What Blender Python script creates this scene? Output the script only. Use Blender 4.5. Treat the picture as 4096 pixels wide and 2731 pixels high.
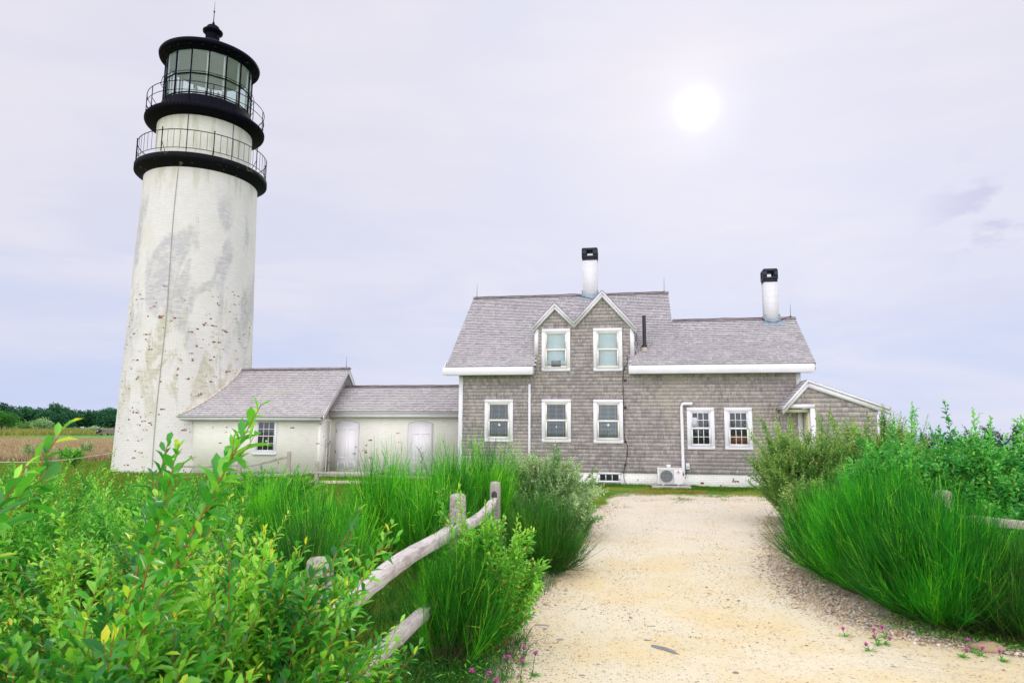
import bpy, math, random
import numpy as np
from mathutils import Vector, Matrix

for o in list(bpy.data.objects): bpy.data.objects.remove(o)
R = math.radians
S = bpy.context.scene
COL = S.collection

# ---------------------------------------------------------------- camera
EYE = 1.85
cd = bpy.data.cameras.new("camera"); cam = bpy.data.objects.new("camera", cd); COL.objects.link(cam)
rx_ = Vector((0.9855633467507299, 0.16920576167130838, 0.005856599587904957))
dn_ = Vector((-0.016657920291317588, 0.131334101215925, -0.9911981979147123))
fw_ = Vector((-0.16848561728844622, 0.9767910544610027, 0.13225669242761848))
mw = Matrix.Identity(4)
for i in range(3):
    mw[i][0] = rx_[i]; mw[i][1] = -dn_[i]; mw[i][2] = -fw_[i]
mw[0][3], mw[1][3], mw[2][3] = 0, 0, EYE
cam.matrix_world = mw
cd.sensor_width = 36; cd.lens = 36*2663.4/4096
cd.clip_start = 0.05; cd.clip_end = 20000
cd.dof.use_dof = True; cd.dof.focus_distance = 16; cd.dof.aperture_fstop = 7.5
S.camera = cam

# ---------------------------------------------------------------- sky, sun, exposure
SUN_AZ, SUN_EL = 6.44, 26.0
sd = Vector((math.sin(R(SUN_AZ))*math.cos(R(SUN_EL)), math.cos(R(SUN_AZ))*math.cos(R(SUN_EL)), math.sin(R(SUN_EL))))
wd = bpy.data.worlds.new("World"); S.world = wd; wd.use_nodes = True
nt = wd.node_tree; nt.nodes.clear(); N = nt.nodes; LK = nt.links

class NB:
    """small node-building helper"""
    def __init__(s, tree): s.t = tree
    def n(s, typ, **kw):
        nd = s.t.nodes.new(typ)
        for k, v in kw.items():
            if k == 'i':
                for kk, vv in v.items():
                    if isinstance(vv, bpy.types.NodeSocket): s.t.links.new(vv, nd.inputs[kk])
                    else: nd.inputs[kk].default_value = vv
            else: setattr(nd, k, v)
        return nd
    def math(s, op, a, b=0.0, c=0.0, clamp=False):
        nd = s.n('ShaderNodeMath', operation=op, use_clamp=clamp, i={0: a, 1: b, 2: c}); return nd.outputs[0]
    def mix(s, f, a, b, mode='MIX'):
        nd = s.n('ShaderNodeMix', data_type='RGBA', blend_type=mode, i={0: f})
        for idx, v in ((6, a), (7, b)):
            if isinstance(v, bpy.types.NodeSocket): s.t.links.new(v, nd.inputs[idx])
            else: nd.inputs[idx].default_value = (*v[:3], 1)
        return nd.outputs[2]
    def step(s, v, a, b):
        nd = s.n('ShaderNodeMapRange', interpolation_type='SMOOTHSTEP', i={0: v, 1: a, 2: b}); return nd.outputs[0]
    def noise(s, vec, scale, detail=3, rough=.55, dist=0.0):
        nd = s.n('ShaderNodeTexNoise', i={'Vector': vec, 'Scale': scale, 'Detail': detail, 'Roughness': rough, 'Distortion': dist}); return nd.outputs[0]
    def mapv(s, vec, sc=(1, 1, 1), loc=(0, 0, 0)):
        nd = s.n('ShaderNodeMapping', i={'Vector': vec, 'Scale': sc, 'Location': loc}); return nd.outputs[0]

b = NB(nt)
tc = b.n('ShaderNodeTexCoord'); dirv = tc.outputs['Generated']
sep = b.n('ShaderNodeSeparateXYZ', i={0: dirv}); X_, Y_, Z_ = sep.outputs
g1 = b.mix(b.step(Z_, -0.02, 0.26), (.54, .63, .89), (.675, .695, .85))
g2 = b.mix(b.step(Z_, 0.14, 0.48), g1, (.745, .735, .84))
# clouds: long horizontal veils
mv = b.mapv(dirv, (1.6, 1.6, 7.0))
c1 = b.noise(mv, 1.7, 5, .55, .4)
mv2 = b.mapv(dirv, (2.2, 2.2, 3.2), (3.1, 1.7, .4))
c2 = b.noise(mv2, 1.2, 4, .5, .3)
g3 = b.mix(b.math('MULTIPLY', b.step(c1, .34, .68), .5), g2, (.85, .81, .875))
g4 = b.mix(b.math('MULTIPLY', b.step(c2, .42, .70), .30), g3, (.62, .67, .88))
# one small grey-blue cloud patch low on the right
dc = b.n('ShaderNodeVectorMath', operation='DISTANCE', i={0: dirv, 1: (.455, .845, .262)})
patch = b.math('MULTIPLY', b.math('SUBTRACT', 1.0, b.step(dc.outputs['Value'], .02, .12), clamp=True), b.step(b.noise(b.mapv(dirv, (4, 4, 9)), 2.6, 5), .46, .62))
g4b = b.mix(b.math('MULTIPLY', patch, .6), g4, (.50, .50, .74))
# brighter overcast zenith, plus added unseen brightness behind the camera to fill the facade
up = b.step(Z_, .60, .95)
back = b.step(b.math('MULTIPLY', Y_, -1.0), -.25, .7)
g5 = b.mix(back, b.mix(up, g4b, (1.25, 1.22, 1.28)), (2.45, 2.32, 2.50))
# halo of the veiled sun
dt = b.n('ShaderNodeVectorMath', operation='DOT_PRODUCT', i={0: dirv, 1: tuple(sd)}).outputs['Value']
dpos = b.math('MAXIMUM', dt, 0.0)
h1 = b.math('MULTIPLY', b.math('POWER', dpos, 14.0), .045)
h2 = b.math('MULTIPLY', b.math('POWER', dpos, 700.0), .10)
h3 = b.math('MULTIPLY', b.math('POWER', dpos, 5200.0), .65)
hs = b.math('ADD', b.math('ADD', h1, h2), h3)
hc = b.n('ShaderNodeMix', data_type='RGBA', blend_type='ADD', i={0: hs}); nt.links.new(g5, hc.inputs[6]); hc.inputs[7].default_value = (1, .965, .93, 1)
hc.clamp_result = False
sky = b.n('ShaderNodeTexSky', sky_type='NISHITA', sun_disc=False, sun_elevation=R(SUN_EL), sun_rotation=R(SUN_AZ))
bg1 = b.n('ShaderNodeBackground', i={0: sky.outputs[0], 1: .05})
bg2 = b.n('ShaderNodeBackground', i={0: hc.outputs[2], 1: 1.0})
ms = b.n('ShaderNodeMixShader', i={0: .94, 1: bg1.outputs[0], 2: bg2.outputs[0]})
wo = b.n('ShaderNodeOutputWorld', i={0: ms.outputs[0]})

sl = bpy.data.lights.new("sun", 'SUN'); sl.energy = 0.8; sl.angle = R(12); sl.color = (1, .95, .87)
so = bpy.data.objects.new("sun", sl); COL.objects.link(so); so.location = (5, 60, 40)
so.rotation_euler = (-sd).to_track_quat('-Z', 'Y').to_euler()
S.view_settings.view_transform = 'Standard'; S.view_settings.look = 'None'
S.view_settings.exposure = 0.10; S.view_settings.gamma = 1.0
S.cycles.max_bounces = 6; S.cycles.transparent_max_bounces = 12
S.cycles.diffuse_bounces = 3; S.cycles.glossy_bounces = 3; S.cycles.transmission_bounces = 4

# ---------------------------------------------------------------- mesh helpers
rng = np.random.default_rng(7)

class MB:
    """collects geometry in WORLD coordinates, builds ONE mesh object"""
    def __init__(s): s.v = []; s.f = []; s.t = []; s.uv = {}; s.n = 0; s.smooth = False
    def add(s, verts, faces, tone=.5):
        verts = np.asarray(verts, float).reshape(-1, 3)
        s.v.append(verts)
        if isinstance(faces, np.ndarray):
            s.f.append(faces + s.n); k = len(faces)
        else:
            for f in faces: s.f.append(np.array([f]) + s.n)
            k = len(faces)
        s.t.append(np.broadcast_to(np.asarray(tone, float), (k,)).copy())
        s.n += len(verts); return s
    def box(s, x0, x1, y0, y1, z0, z1, tone=.5, bev=0.0):
        v = [(x, y, z) for z in (z0, z1) for y in (y0, y1) for x in (x0, x1)]
        f = np.array([(0, 2, 3, 1), (4, 5, 7, 6), (0, 1, 5, 4), (2, 6, 7, 3), (0, 4, 6, 2), (1, 3, 7, 5)])
        return s.add(v, f, tone)
    def bar(s, p, q, w, h, up=(0, 0, 1), tone=.5):
        p, q = Vector(p), Vector(q); d = (q-p).normalized(); up = Vector(up)
        sx = d.cross(up)
        if sx.length < 1e-4: sx = d.cross(Vector((1, 0, 0)))
        sx.normalize(); sy = sx.cross(d).normalized()
        v = [tuple(c + sx*a*w/2 + sy*b_*h/2) for c in (p, q) for a, b_ in ((-1, -1), (1, -1), (1, 1), (-1, 1))]
        f = np.array([(0, 1, 2, 3), (7, 6, 5, 4), (0, 4, 5, 1), (1, 5, 6, 2), (2, 6, 7, 3), (3, 7, 4, 0)])
        return s.add(v, f, tone)
    def tube(s, pts, rad, n=8, tone=.5, closed=False):
        pts = [Vector(p) for p in pts]; m = len(pts); rad = [rad]*m if not hasattr(rad, '__len__') else rad
        vs = []
        for i, p in enumerate(pts):
            if closed: d = (pts[(i+1) % m]-pts[i-1])
            else: d = pts[min(i+1, m-1)]-pts[max(i-1, 0)]
            d.normalize(); a = d.orthogonal() if abs(d.z) > .95 else d.cross(Vector((0, 0, 1)))
            a.normalize(); c = d.cross(a)
            if abs(d.z) > .95:
                a = Vector((1, 0, 0)); a = (a-d*a.dot(d)).normalized(); c = d.cross(a)
            for k in range(n):
                t = 2*math.pi*k/n; vs.append(p+(a*math.cos(t)+c*math.sin(t))*rad[i])
        f = []
        for i in range(m if closed else m-1):
            j = (i+1) % m
            for k in range(n):
                l = (k+1) % n; f.append((i*n+k, i*n+l, j*n+l, j*n+k))
        s.add([tuple(v) for v in vs], np.array(f), tone)
        if not closed:
            s.add([tuple(v) for v in vs[:n]], [tuple(range(n-1, -1, -1))], tone)
            s.add([tuple(v) for v in vs[-n:]], [tuple(range(n))], tone)
        return s
    def lathe(s, c, prof, n=64, tone=.5, caps=True):
        cx, cy = c; m = len(prof); t = np.arange(n)*2*np.pi/n
        v = np.array([[(cx+r*np.cos(a), cy+r*np.sin(a), z) for a in t] for r, z in prof]).reshape(-1, 3)
        f = np.array([(i*n+k, i*n+(k+1) % n, (i+1)*n+(k+1) % n, (i+1)*n+k) for i in range(m-1) for k in range(n)])
        s.add(v, f, tone)
        if caps:
            if prof[0][0] > .001: s.add(v[:n], [tuple(range(n-1, -1, -1))], tone)
            if prof[-1][0] > .001: s.add(v[-n:], [tuple(range(n))], tone)
        return s
    def prism(s, poly, axis, a0, a1, tone=.5):
        """polygon in the two other axes, extruded along axis ('x' or 'y')"""
        k = len(poly)
        mk = (lambda p, a: (a, p[0], p[1])) if axis == 'x' else ((lambda p, a: (p[0], a, p[1])) if axis == 'y' else (lambda p, a: (p[0], p[1], a)))
        v = [mk(p, a0) for p in poly]+[mk(p, a1) for p in poly]
        f = [tuple(range(k)), tuple(range(2*k-1, k-1, -1))]
        s.add(v, f, tone)
        s2 = np.array([(i, i+k, (i+1) % k+k, (i+1) % k) for i in range(k)])
        s.f.append(s2+s.n-2*k); s.t.append(np.full(k, tone)); return s
    def quad(s, a, b_, c, d, tone=.5): return s.add([a, b_, c, d], np.array([(0, 1, 2, 3)]), tone)
    def build(s, name, mat, parent=None, base=None, smooth=False, root=None, recalc=False):
        """parent: object whose chain gives the origin"""
        org = np.zeros(3)
        if parent is not None: org = np.array(parent.matrix_basis.translation) + sum((np.array(q.matrix_basis.translation) for q in chain(parent)), np.zeros(3))
        elif base is not None: org = np.array(base, float)
        V = np.concatenate(s.v) - org
        me = bpy.data.meshes.new(name)
        counts = np.concatenate([np.full(len(f), f.shape[1]) for f in s.f]); idx = np.concatenate([f.ravel() for f in s.f])
        me.vertices.add(len(V)); me.vertices.foreach_set('co', V.ravel())
        me.loops.add(len(idx)); me.loops.foreach_set('vertex_index', idx.astype(np.int32))
        me.polygons.add(len(counts)); st = np.concatenate([[0], np.cumsum(counts)[:-1]])
        me.polygons.foreach_set('loop_start', st.astype(np.int32))
        me.polygons.foreach_set('loop_total', counts.astype(np.int32))
        me.update(calc_edges=True)
        if smooth: me.polygons.foreach_set('use_smooth', np.ones(len(counts), bool))
        at = me.attributes.new('tone', 'FLOAT', 'FACE'); at.data.foreach_set('value', np.concatenate(s.t).astype(np.float32))
        for k, arr in s.uv.items():
            a2 = me.attributes.new(k, 'FLOAT', 'POINT'); a2.data.foreach_set('value', np.asarray(arr, np.float32))
        if recalc:
            import bmesh
            bm_ = bmesh.new(); bm_.from_mesh(me); bmesh.ops.recalc_face_normals(bm_, faces=bm_.faces); bm_.to_mesh(me); bm_.free()
        me.validate(); me.materials.append(mat)
        o = bpy.data.objects.new(name, me); COL.objects.link(o)
        if parent is not None: o.parent = parent
        elif base is not None: o.location = base
        return o
def chain(o):
    out = []; p = o.parent
    while p is not None: out.append(p); p = p.parent
    return out
def tag(o, label=None, cat=None, group=None, kind=None):
    if label: o['label'] = label
    if cat: o['category'] = cat
    if group: o['group'] = group
    if kind: o['kind'] = kind
    return o
def thing(name, loc, label, cat, group=None):
    o = bpy.data.objects.new(name, None); COL.objects.link(o); o.location = loc; o.empty_display_size = .2
    return tag(o, label, cat, group)
def struct(o): o['kind'] = 'structure'; return o
def bevel(o, w=.006, seg=2):
    m = o.modifiers.new('bevel', 'BEVEL'); m.width = w; m.segments = seg; m.limit_method = 'ANGLE'; m.angle_limit = R(40); return o

# ---------------------------------------------------------------- materials
def mat_new(name):
    m = bpy.data.materials.new(name); m.use_nodes = True; t = m.node_tree; t.nodes.clear(); return m, NB(t)
def finish(b, color, rough=.7, metal=0.0, spec=.4, bump=None, bstr=.3, bdist=.01, trans=None):
    pr = b.n('ShaderNodeBsdfPrincipled', i={'Base Color': color if isinstance(color, bpy.types.NodeSocket) else (*color, 1), 'Roughness': rough, 'Metallic': metal, 'Specular IOR Level': spec})
    if bump is not None:
        bp = b.n('ShaderNodeBump', i={'Height': bump, 'Strength': bstr, 'Distance': bdist}); b.t.links.new(bp.outputs[0], pr.inputs['Normal'])
    out = pr.outputs[0]
    if trans is not None:
        tcol, tf = trans
        tr = b.n('ShaderNodeBsdfTranslucent', i={'Color': tcol if isinstance(tcol, bpy.types.NodeSocket) else (*tcol, 1)})
        out = b.n('ShaderNodeMixShader', i={0: tf, 1: out, 2: tr.outputs[0]}).outputs[0]
    b.n('ShaderNodeOutputMaterial', i={0: out})
def objc(b): return b.n('ShaderNodeTexCoord').outputs['Object']
def attr(b, nm): return b.n('ShaderNodeAttribute', attribute_name=nm).outputs['Fac']

def m_paint(name, col, rough=.45, var=.08, scale=6, bstr=.08, spec=.4):
    m, b = mat_new(name); o = objc(b); n = b.noise(o, scale, 4); n2 = b.noise(o, scale*9, 2)
    c = b.mix(b.step(n, .35, .75), col, tuple(c_*(1-var) for c_ in col))
    finish(b, c, rough, spec=spec, bump=n2, bstr=bstr, bdist=.004); return m
WHITE = m_paint('white_trim_paint', (.74, .75, .79), .42, .08, 2.5)
DOORW = m_paint('door_paint', (.75, .75, .765), .4, .05, 2.0)
CREAM = m_paint('sash_paint', (.74, .745, .66), .42, .06, 3)
def m_worndoor():
    m, b = mat_new('worn_door_paint'); o = objc(b); sp = b.n('ShaderNodeSeparateXYZ', i={0: o})
    n = b.noise(b.mapv(o, (1, 1, 2)), 14, 5, .7)
    low = b.math('SUBTRACT', 1.0, b.step(sp.outputs[2], .05, .7), clamp=True)
    k = b.step(b.math('ADD', n, b.math('MULTIPLY', low, .10)), .66, .70)
    finish(b, b.mix(k, (.75, .75, .765), (.55, .44, .30)), .45); return m
WORND = m_worndoor()
BLACK = m_paint('black_iron_paint', (.004, .004, .010), .6, .3, 5, .08, .06)
def m_blackdeck():
    m, b = mat_new('weathered_black_deck'); o = objc(b); n = b.noise(o, 3.0, 6, .75); n2 = b.noise(o, 1.1, 2)
    k = b.math('MULTIPLY', b.step(n, .60, .66), b.step(n2, .42, .60))
    finish(b, b.mix(k, (.007, .008, .011), (.22, .20, .13)), .7, spec=.08, bump=n, bstr=.3); return m
DECKB = m_blackdeck()
CHIMB = m_paint('black_chimney_paint', (.014, .018, .035), .55, .25, 8)
LEAD = m_paint('lead_flashing', (.26, .33, .40), .5, .35, 9)
GREYB = m_paint('grey_metal_box', (.45, .47, .45), .45, .2, 9)
PVC = m_paint('pvc_pipe', (.78, .79, .80), .35, .05, 5)
DARKW = m_paint('dark_cable', (.035, .03, .03), .6, .3, 9)
DARKROOM = m_paint('dark_room', (.018, .024, .024), .8, .3, 3)
LITEROOM = m_paint('lantern_ceiling_paint', (.52, .56, .53), .6, .1, 1)
BLIND = m_paint('blind_slat', (.40, .45, .47), .4, .1, 30)
SHADE = m_paint('window_shade', (.63, .74, .75), .6, .06, 3)
CONC = m_paint('concrete', (.42, .40, .35), .85, .25, 12, .3)
COUNTER = m_paint('orange_wood', (.24, .075, .018), .5, .4, 6)
ACW = m_paint('appliance_plastic', (.72, .73, .72), .4, .05, 5)
ACG = m_paint('fan_grey', (.13, .15, .16), .4, .3, 5)
REDP = m_paint('red_print', (.55, .02, .02), .5, 0, 5); BLUEP = m_paint('blue_print', (.05, .14, .4), .5, 0, 5)
NEON = m_paint('lime_sticker', (.45, .75, .05), .5, 0, 5)
BRASS = m_paint('door_metal', (.3, .3, .28), .3, .1, 5)
RIDGE = m_paint('ridge_board', (.30, .26, .27), .8, .4, 4, .3)
ROPE = m_paint('rope', (.65, .6, .55), .8, .1, 30)

def m_shingle(name, ca, cb, cc, streak=.7, stain=None, sfreq=40):
    m, b = mat_new(name); o = objc(b); t = attr(b, 'tone')
    c = b.mix(b.step(t, 0., 1.), ca, cb)
    n = b.noise(b.mapv(o, (sfreq, sfreq, 5)), 1.0, 4, .6)
    c = b.mix(b.math('MULTIPLY', b.step(n, .50, .72), streak), c, cc)
    big = b.noise(o, .55, 4, .6)
    c = b.mix(b.math('MULTIPLY', b.step(big, .42, .68), .38), c, tuple(x*.70 for x in ca))
    big2 = b.noise(b.mapv(o, (1, 1, 1), (9, 3, 5)), .8, 3)
    c = b.mix(b.math('MULTIPLY', b.step(big2, .52, .68), .38), c, stain or (ca[0]*1.12, ca[1]*1.1, ca[2]*.98))
    c = b.mix(b.step(t, -.1, -.6), c, tuple(x*.30 for x in cc))  # butt faces painted dark as the shadow line under each course
    g = b.noise(b.mapv(o, (120, 120, 9)), 1.0, 2)
    finish(b, c, .85, spec=.2, bump=g, bstr=.5, bdist=.004); return m
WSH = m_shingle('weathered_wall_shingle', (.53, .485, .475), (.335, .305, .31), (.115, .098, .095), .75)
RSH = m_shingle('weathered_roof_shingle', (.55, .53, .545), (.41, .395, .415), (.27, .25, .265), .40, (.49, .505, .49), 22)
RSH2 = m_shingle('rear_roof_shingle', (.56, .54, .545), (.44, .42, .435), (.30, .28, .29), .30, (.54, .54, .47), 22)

def m_brick(name, base, warm, chips, chipscale, axis='xz', tower=False, mortar=.5):
    m, b = mat_new(name)
    if tower:
        u = attr(b, 'bu'); v = attr(b, 'bv')
        o3 = objc(b)
    else:
        o3 = objc(b); sp = b.n('ShaderNodeSeparateXYZ', i={0: o3})
        u = b.math('ADD', sp.outputs[0], sp.outputs[1]); v = sp.outputs[2]
    vec = b.n('ShaderNodeCombineXYZ', i={0: u, 1: v}).outputs[0]
    wob = b.noise(o3, 2.0, 2)
    vv = b.math('ADD', v, b.math('MULTIPLY', wob, .03))
    vec = b.n('ShaderNodeCombineXYZ', i={0: u, 1: vv}).outputs[0]
    def bt(c1, c2, mo, ms=.006, seed=0.0):
        nd = b.n('ShaderNodeTexBrick', offset=.5, i={'Vector': vec, 'Color1': (*c1, 1), 'Color2': (*c2, 1), 'Mortar': (*mo, 1), 'Scale': 1.0, 'Mortar Size': ms, 'Mortar Smooth': .35, 'Bias': 0.0, 'Brick Width': .21, 'Row Height': .073})
        return nd
    bk = bt((0, 0, 0), (1, 1, 1), (.5, .5, .5)); rnd = bk.outputs['Color']; mort = bk.outputs['Fac']
    rv = b.n('ShaderNodeSeparateColor', i={0: rnd}).outputs[0]
    c = b.mix(b.math('MULTIPLY', rv, .5), base, tuple(x*.86 for x in base))
    c = b.mix(b.step(b.noise(o3, 1.1, 4), .45, .75), c, warm)
    if tower:
        st = b.n('ShaderNodeCombineXYZ', i={0: u, 1: b.math('MULTIPLY', v, .36), 2: 0.0}).outputs[0]
        s1 = b.noise(st, .85, 6, .62, .6)
        hz = b.math('MULTIPLY', b.step(v, 3.5, 7.0), b.math('SUBTRACT', 1.0, b.step(v, 11.5, 13.3), clamp=True))
        c = b.mix(b.math('MULTIPLY', b.math('MULTIPLY', b.step(s1, .47, .60), hz), b.math('ADD', .34, b.math('MULTIPLY', rv, .40))), c, (.39, .40, .44))
        s2 = b.noise(b.mapv(st, (1, 1, 1), (7.3, 2.2, 1.1)), 1.25, 6, .66, .8)
        hz2 = b.math('MULTIPLY', b.step(v, .8, 4.0), b.math('SUBTRACT', 1.0, b.step(v, 6.0, 9.5), clamp=True))
        c = b.mix(b.math('MULTIPLY', b.math('MULTIPLY', b.step(s2, .50, .62), hz2), b.math('ADD', .34, b.math('MULTIPLY', rv, .45))), c, (.42, .405, .25))
        tp = b.step(v, 12.0, 13.4)
        s3 = b.noise(b.mapv(st, (1.6, .5, 1), (3.3, 9.2, 1.1)), 1.6, 5, .7)
        c = b.mix(b.math('MULTIPLY', b.math('MULTIPLY', b.step(s3, .47, .64), tp), .55), c, (.42, .43, .28))
    s4 = b.noise(o3, 9.0, 5, .7)
    c = b.mix(b.math('MULTIPLY', b.step(s4, .58, .74), .35), c, tuple(x*.62 for x in base))
    # cracks and mortar lines
    c = b.mix(b.math('MULTIPLY', mort, mortar), c, (.38, .36, .32))
    h = b.math('MULTIPLY', mort, -1.0)
    if chips > 0:
        k1 = b.step(rv, chips, chips+.015)
        big = b.step(b.noise(o3, chipscale, 3), .44, .54)
        if tower:
            env = b.math('SUBTRACT', 1.0, b.step(v, 5.5, 10.0), clamp=True)
            big = b.math('MULTIPLY', big, b.math('MAXIMUM', env, .04))
        shp = b.step(b.noise(o3, 7.0, 4, .6), .52, .56)
        k = b.math('MULTIPLY', b.math('MULTIPLY', k1, big), shp)
        redc = b.mix(b.noise(o3, 40, 2), (.30, .035, .02), (.10, .04, .03))
        c = b.mix(b.step(k, .25, .5), c, redc)
        h = b.math('SUBTRACT', h, k)
    fn = b.noise(o3, 60, 3)
    h = b.math('ADD', h, b.math('MULTIPLY', fn, .35))
    finish(b, c, .75, spec=.3, bump=h, bstr=.55, bdist=.012); return m
TBR = m_brick('tower_painted_brick', (.72, .72, .69), (.655, .66, .595), .85, 1.3, tower=True, mortar=.46)
WBR = m_brick('watch_room_brick', (.70, .71, .64), (.64, .66, .56), 0, 1, tower=True, mortar=.22)
PBR = m_brick('cream_painted_brick', (.84, .845, .765), (.80, .81, .71), .955, 1.0, mortar=.22)
FBR = m_brick('foundation_brick', (.80, .82, .77), (.70, .72, .62), .85, 2.2, mortar=.5)
CHB = m_brick('chimney_brick', (.68, .69, .72), (.66, .67, .71), 0, 1, mortar=.3)

def m_wood(name, ca, cb, scale=1.0):
    m, b = mat_new(name); o = objc(b)
    n = b.noise(b.mapv(o, (28*scale, 28*scale, 28*scale)), 1.0, 5, .7); n2 = b.noise(o, 5*scale, 4, .7)
    t = attr(b, 'tone')
    g = b.noise(b.mapv(o, (60, 5, 60)), 1.0, 3, .6)
    c = b.mix(b.step(g, .42, .68), ca, cb); c = b.mix(b.math('MULTIPLY', b.step(n2, .50, .70), .55), c, tuple(x*.52 for x in cb))
    c = b.mix(b.math('MULTIPLY', b.step(n, .56, .70), .4), c, (.50, .50, .40))
    finish(b, c, .85, spec=.15, bump=b.math('ADD', n, g), bstr=.9, bdist=.012); return m
RAILW = m_wood('weathered_rail_wood', (.60, .555, .53), (.43, .39, .37))
POSTW = m_wood('weathered_post_wood', (.44, .42, .36), (.24, .23, .18))
BENCHW = m_wood('grey_bench_wood', (.22, .21, .22), (.13, .12, .13))

def m_leaf(name, c0, c1, c2, tip=(.35, .5, .03), rough=.36, tr=.38, spec=.28, tk=1.3):
    m, b = mat_new(name); t = attr(b, 'tone')
    rp = b.n('ShaderNodeValToRGB', i={0: t}); e = rp.color_ramp.elements
    e[0].position = 0; e[0].color = (*c0, 1); e[1].position = 1; e[1].color = (*tip, 1)
    a = e.new(.45); a.color = (*c1, 1); a2 = e.new(.88); a2.color = (*c2, 1)
    c = rp.outputs[0]
    br = b.mix(1.0, c, (tk, tk*1.05, tk*.7), 'MULTIPLY')
    finish(b, c, rough, spec=spec, trans=(br, tr)); return m
LF_NEAR = m_leaf('near_willow_leaf', (.02, .17, .03), (.085, .41, .035), (.36, .74, .07), (.74, .70, .05), .30, spec=.5)
LF_GREY = m_leaf('silvery_willow_leaf', (.09, .25, .08), (.27, .46, .19), (.54, .67, .40), (.58, .66, .25), .34)
LF_MID = m_leaf('mid_willow_leaf', (.02, .20, .02), (.08, .44, .035), (.32, .72, .09), (.55, .66, .06), .36)
LF_OLV = m_leaf('olive_willow_leaf', (.055, .19, .045), (.17, .38, .08), (.42, .60, .18), (.62, .55, .10), .34)
LF_RICH = m_leaf('rich_cherry_leaf', (.02, .19, .045), (.06, .40, .06), (.26, .68, .15), (.42, .66, .08), .28)
LF_PINE = m_leaf('pine_needle_clump', (.012, .075, .035), (.022, .13, .05), (.05, .20, .06), (.08, .24, .07), .6, .15)
LF_LIME = m_leaf('lime_tree_leaf', (.03, .14, .025), (.05, .22, .03), (.10, .30, .05), (.14, .34, .08), .5)
BROOM = m_leaf('broom_green', (.006, .07, .006), (.016, .20, .012), (.06, .50, .012), (.32, .78, .04), .5, .30, .25)
BROOML = m_leaf('broom_yellow_green', (.014, .12, .008), (.045, .33, .015), (.17, .64, .02), (.45, .80, .06), .5, .30, .25)
BROOMD = m_leaf('broom_dark_green', (.016, .085, .012), (.028, .16, .014), (.08, .33, .016), (.25, .25, .08), .5, .25, .25)  # darker, duller green than the other broom
GRASS = m_leaf('grass_blade', (.035, .13, .010), (.09, .21, .012), (.22, .29, .03), (.42, .32, .07), .6, .3, .2)
DRYG = m_leaf('dry_grass', (.20, .17, .04), (.36, .28, .08), (.48, .36, .15), (.55, .42, .20), .7, .3, .2)
FIELDG = m_leaf('brown_field_grass', (.27, .20, .11), (.40, .31, .19), (.50, .40, .25), (.58, .48, .31), .8, .2, .1)
DEADW = m_paint('dead_twig', (.17, .125, .075), .8, .3, 20)
STEM_O = m_paint('orange_brown_stem', (.42, .17, .05), .5, .35, 30)
STEM_D = m_paint('brown_stem', (.16, .10, .05), .7, .3, 20)
STEM_G = m_paint('green_stem', (.05, .15, .02), .6, .3, 20)
PINK = m_paint('pink_petal', (.72, .10, .50), .5, .25, 90)
BARK = m_paint('dark_bark', (.06, .045, .035), .9, .3, 9)

def m_stone(name, cols):
    m, b = mat_new(name); t = attr(b, 'tone'); rp = b.n('ShaderNodeValToRGB', i={0: t}); e = rp.color_ramp.elements
    rp.color_ramp.interpolation = 'LINEAR'
    e[0].position = 0; e[0].color = (*cols[0], 1); e[1].position = 1; e[1].color = (*cols[-1], 1)
    for i, c in enumerate(cols[1:-1]):
        x = e.new((i+1)/(len(cols)-1)); x.color = (*c, 1)
    o = objc(b); n = b.noise(o, 45, 4, .7)
    c = b.mix(b.math('MULTIPLY', b.step(n, .45, .7), .35), rp.outputs[0], (.2, .17, .13))
    finish(b, c, .8, spec=.25, bump=n, bstr=.4, bdist=.006); return m
PEB = m_stone('mixed_pebble', [(.18, .15, .12), (.45, .33, .18), (.60, .50, .36), (.52, .36, .22), (.70, .66, .58), (.34, .30, .25)])
TARS = m_stone('grey_stone', [(.15, .16, .16), (.22, .23, .23), (.30, .29, .27)])
print('materials ok')
# ================================================================ GROUND
def sst(x, a, c):
    t = np.clip((np.asarray(x, float)-a)/(c-a), 0, 1); return t*t*(3-2*t)
def hgt(x, y):
    x = np.asarray(x, float); y = np.asarray(y, float)
    r = np.hypot(x, y); az = np.degrees(np.arctan2(x, y))
    left = 1-sst(az, -33, -22)
    left = np.where(az < -120, 0, left)
    h = left*(sst(r, 45, 105)*1.0+sst(r, 110, 175)*.5)
    right = sst(az, -20, 5)*(1-sst(az, 110, 140))
    h = h - right*sst(r, 75, 210)*42
    h = h - (1-right)*sst(r, 320, 520)*42
    return h
def fbm(x, y, seed=0, octv=4, f=1.0):
    g = np.random.default_rng(seed); out = 0; amp = 1
    for _ in range(octv):
        for _k in range(3):
            a = g.uniform(0, 2*np.pi); p = g.uniform(0, 6.28); out = out+amp*np.sin((x*np.cos(a)+y*np.sin(a))*f+p+1.3*np.sin((y*np.cos(a)-x*np.sin(a))*f*.7+p*2))/3
        f *= 2.1; amp *= .55
    return out
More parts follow.
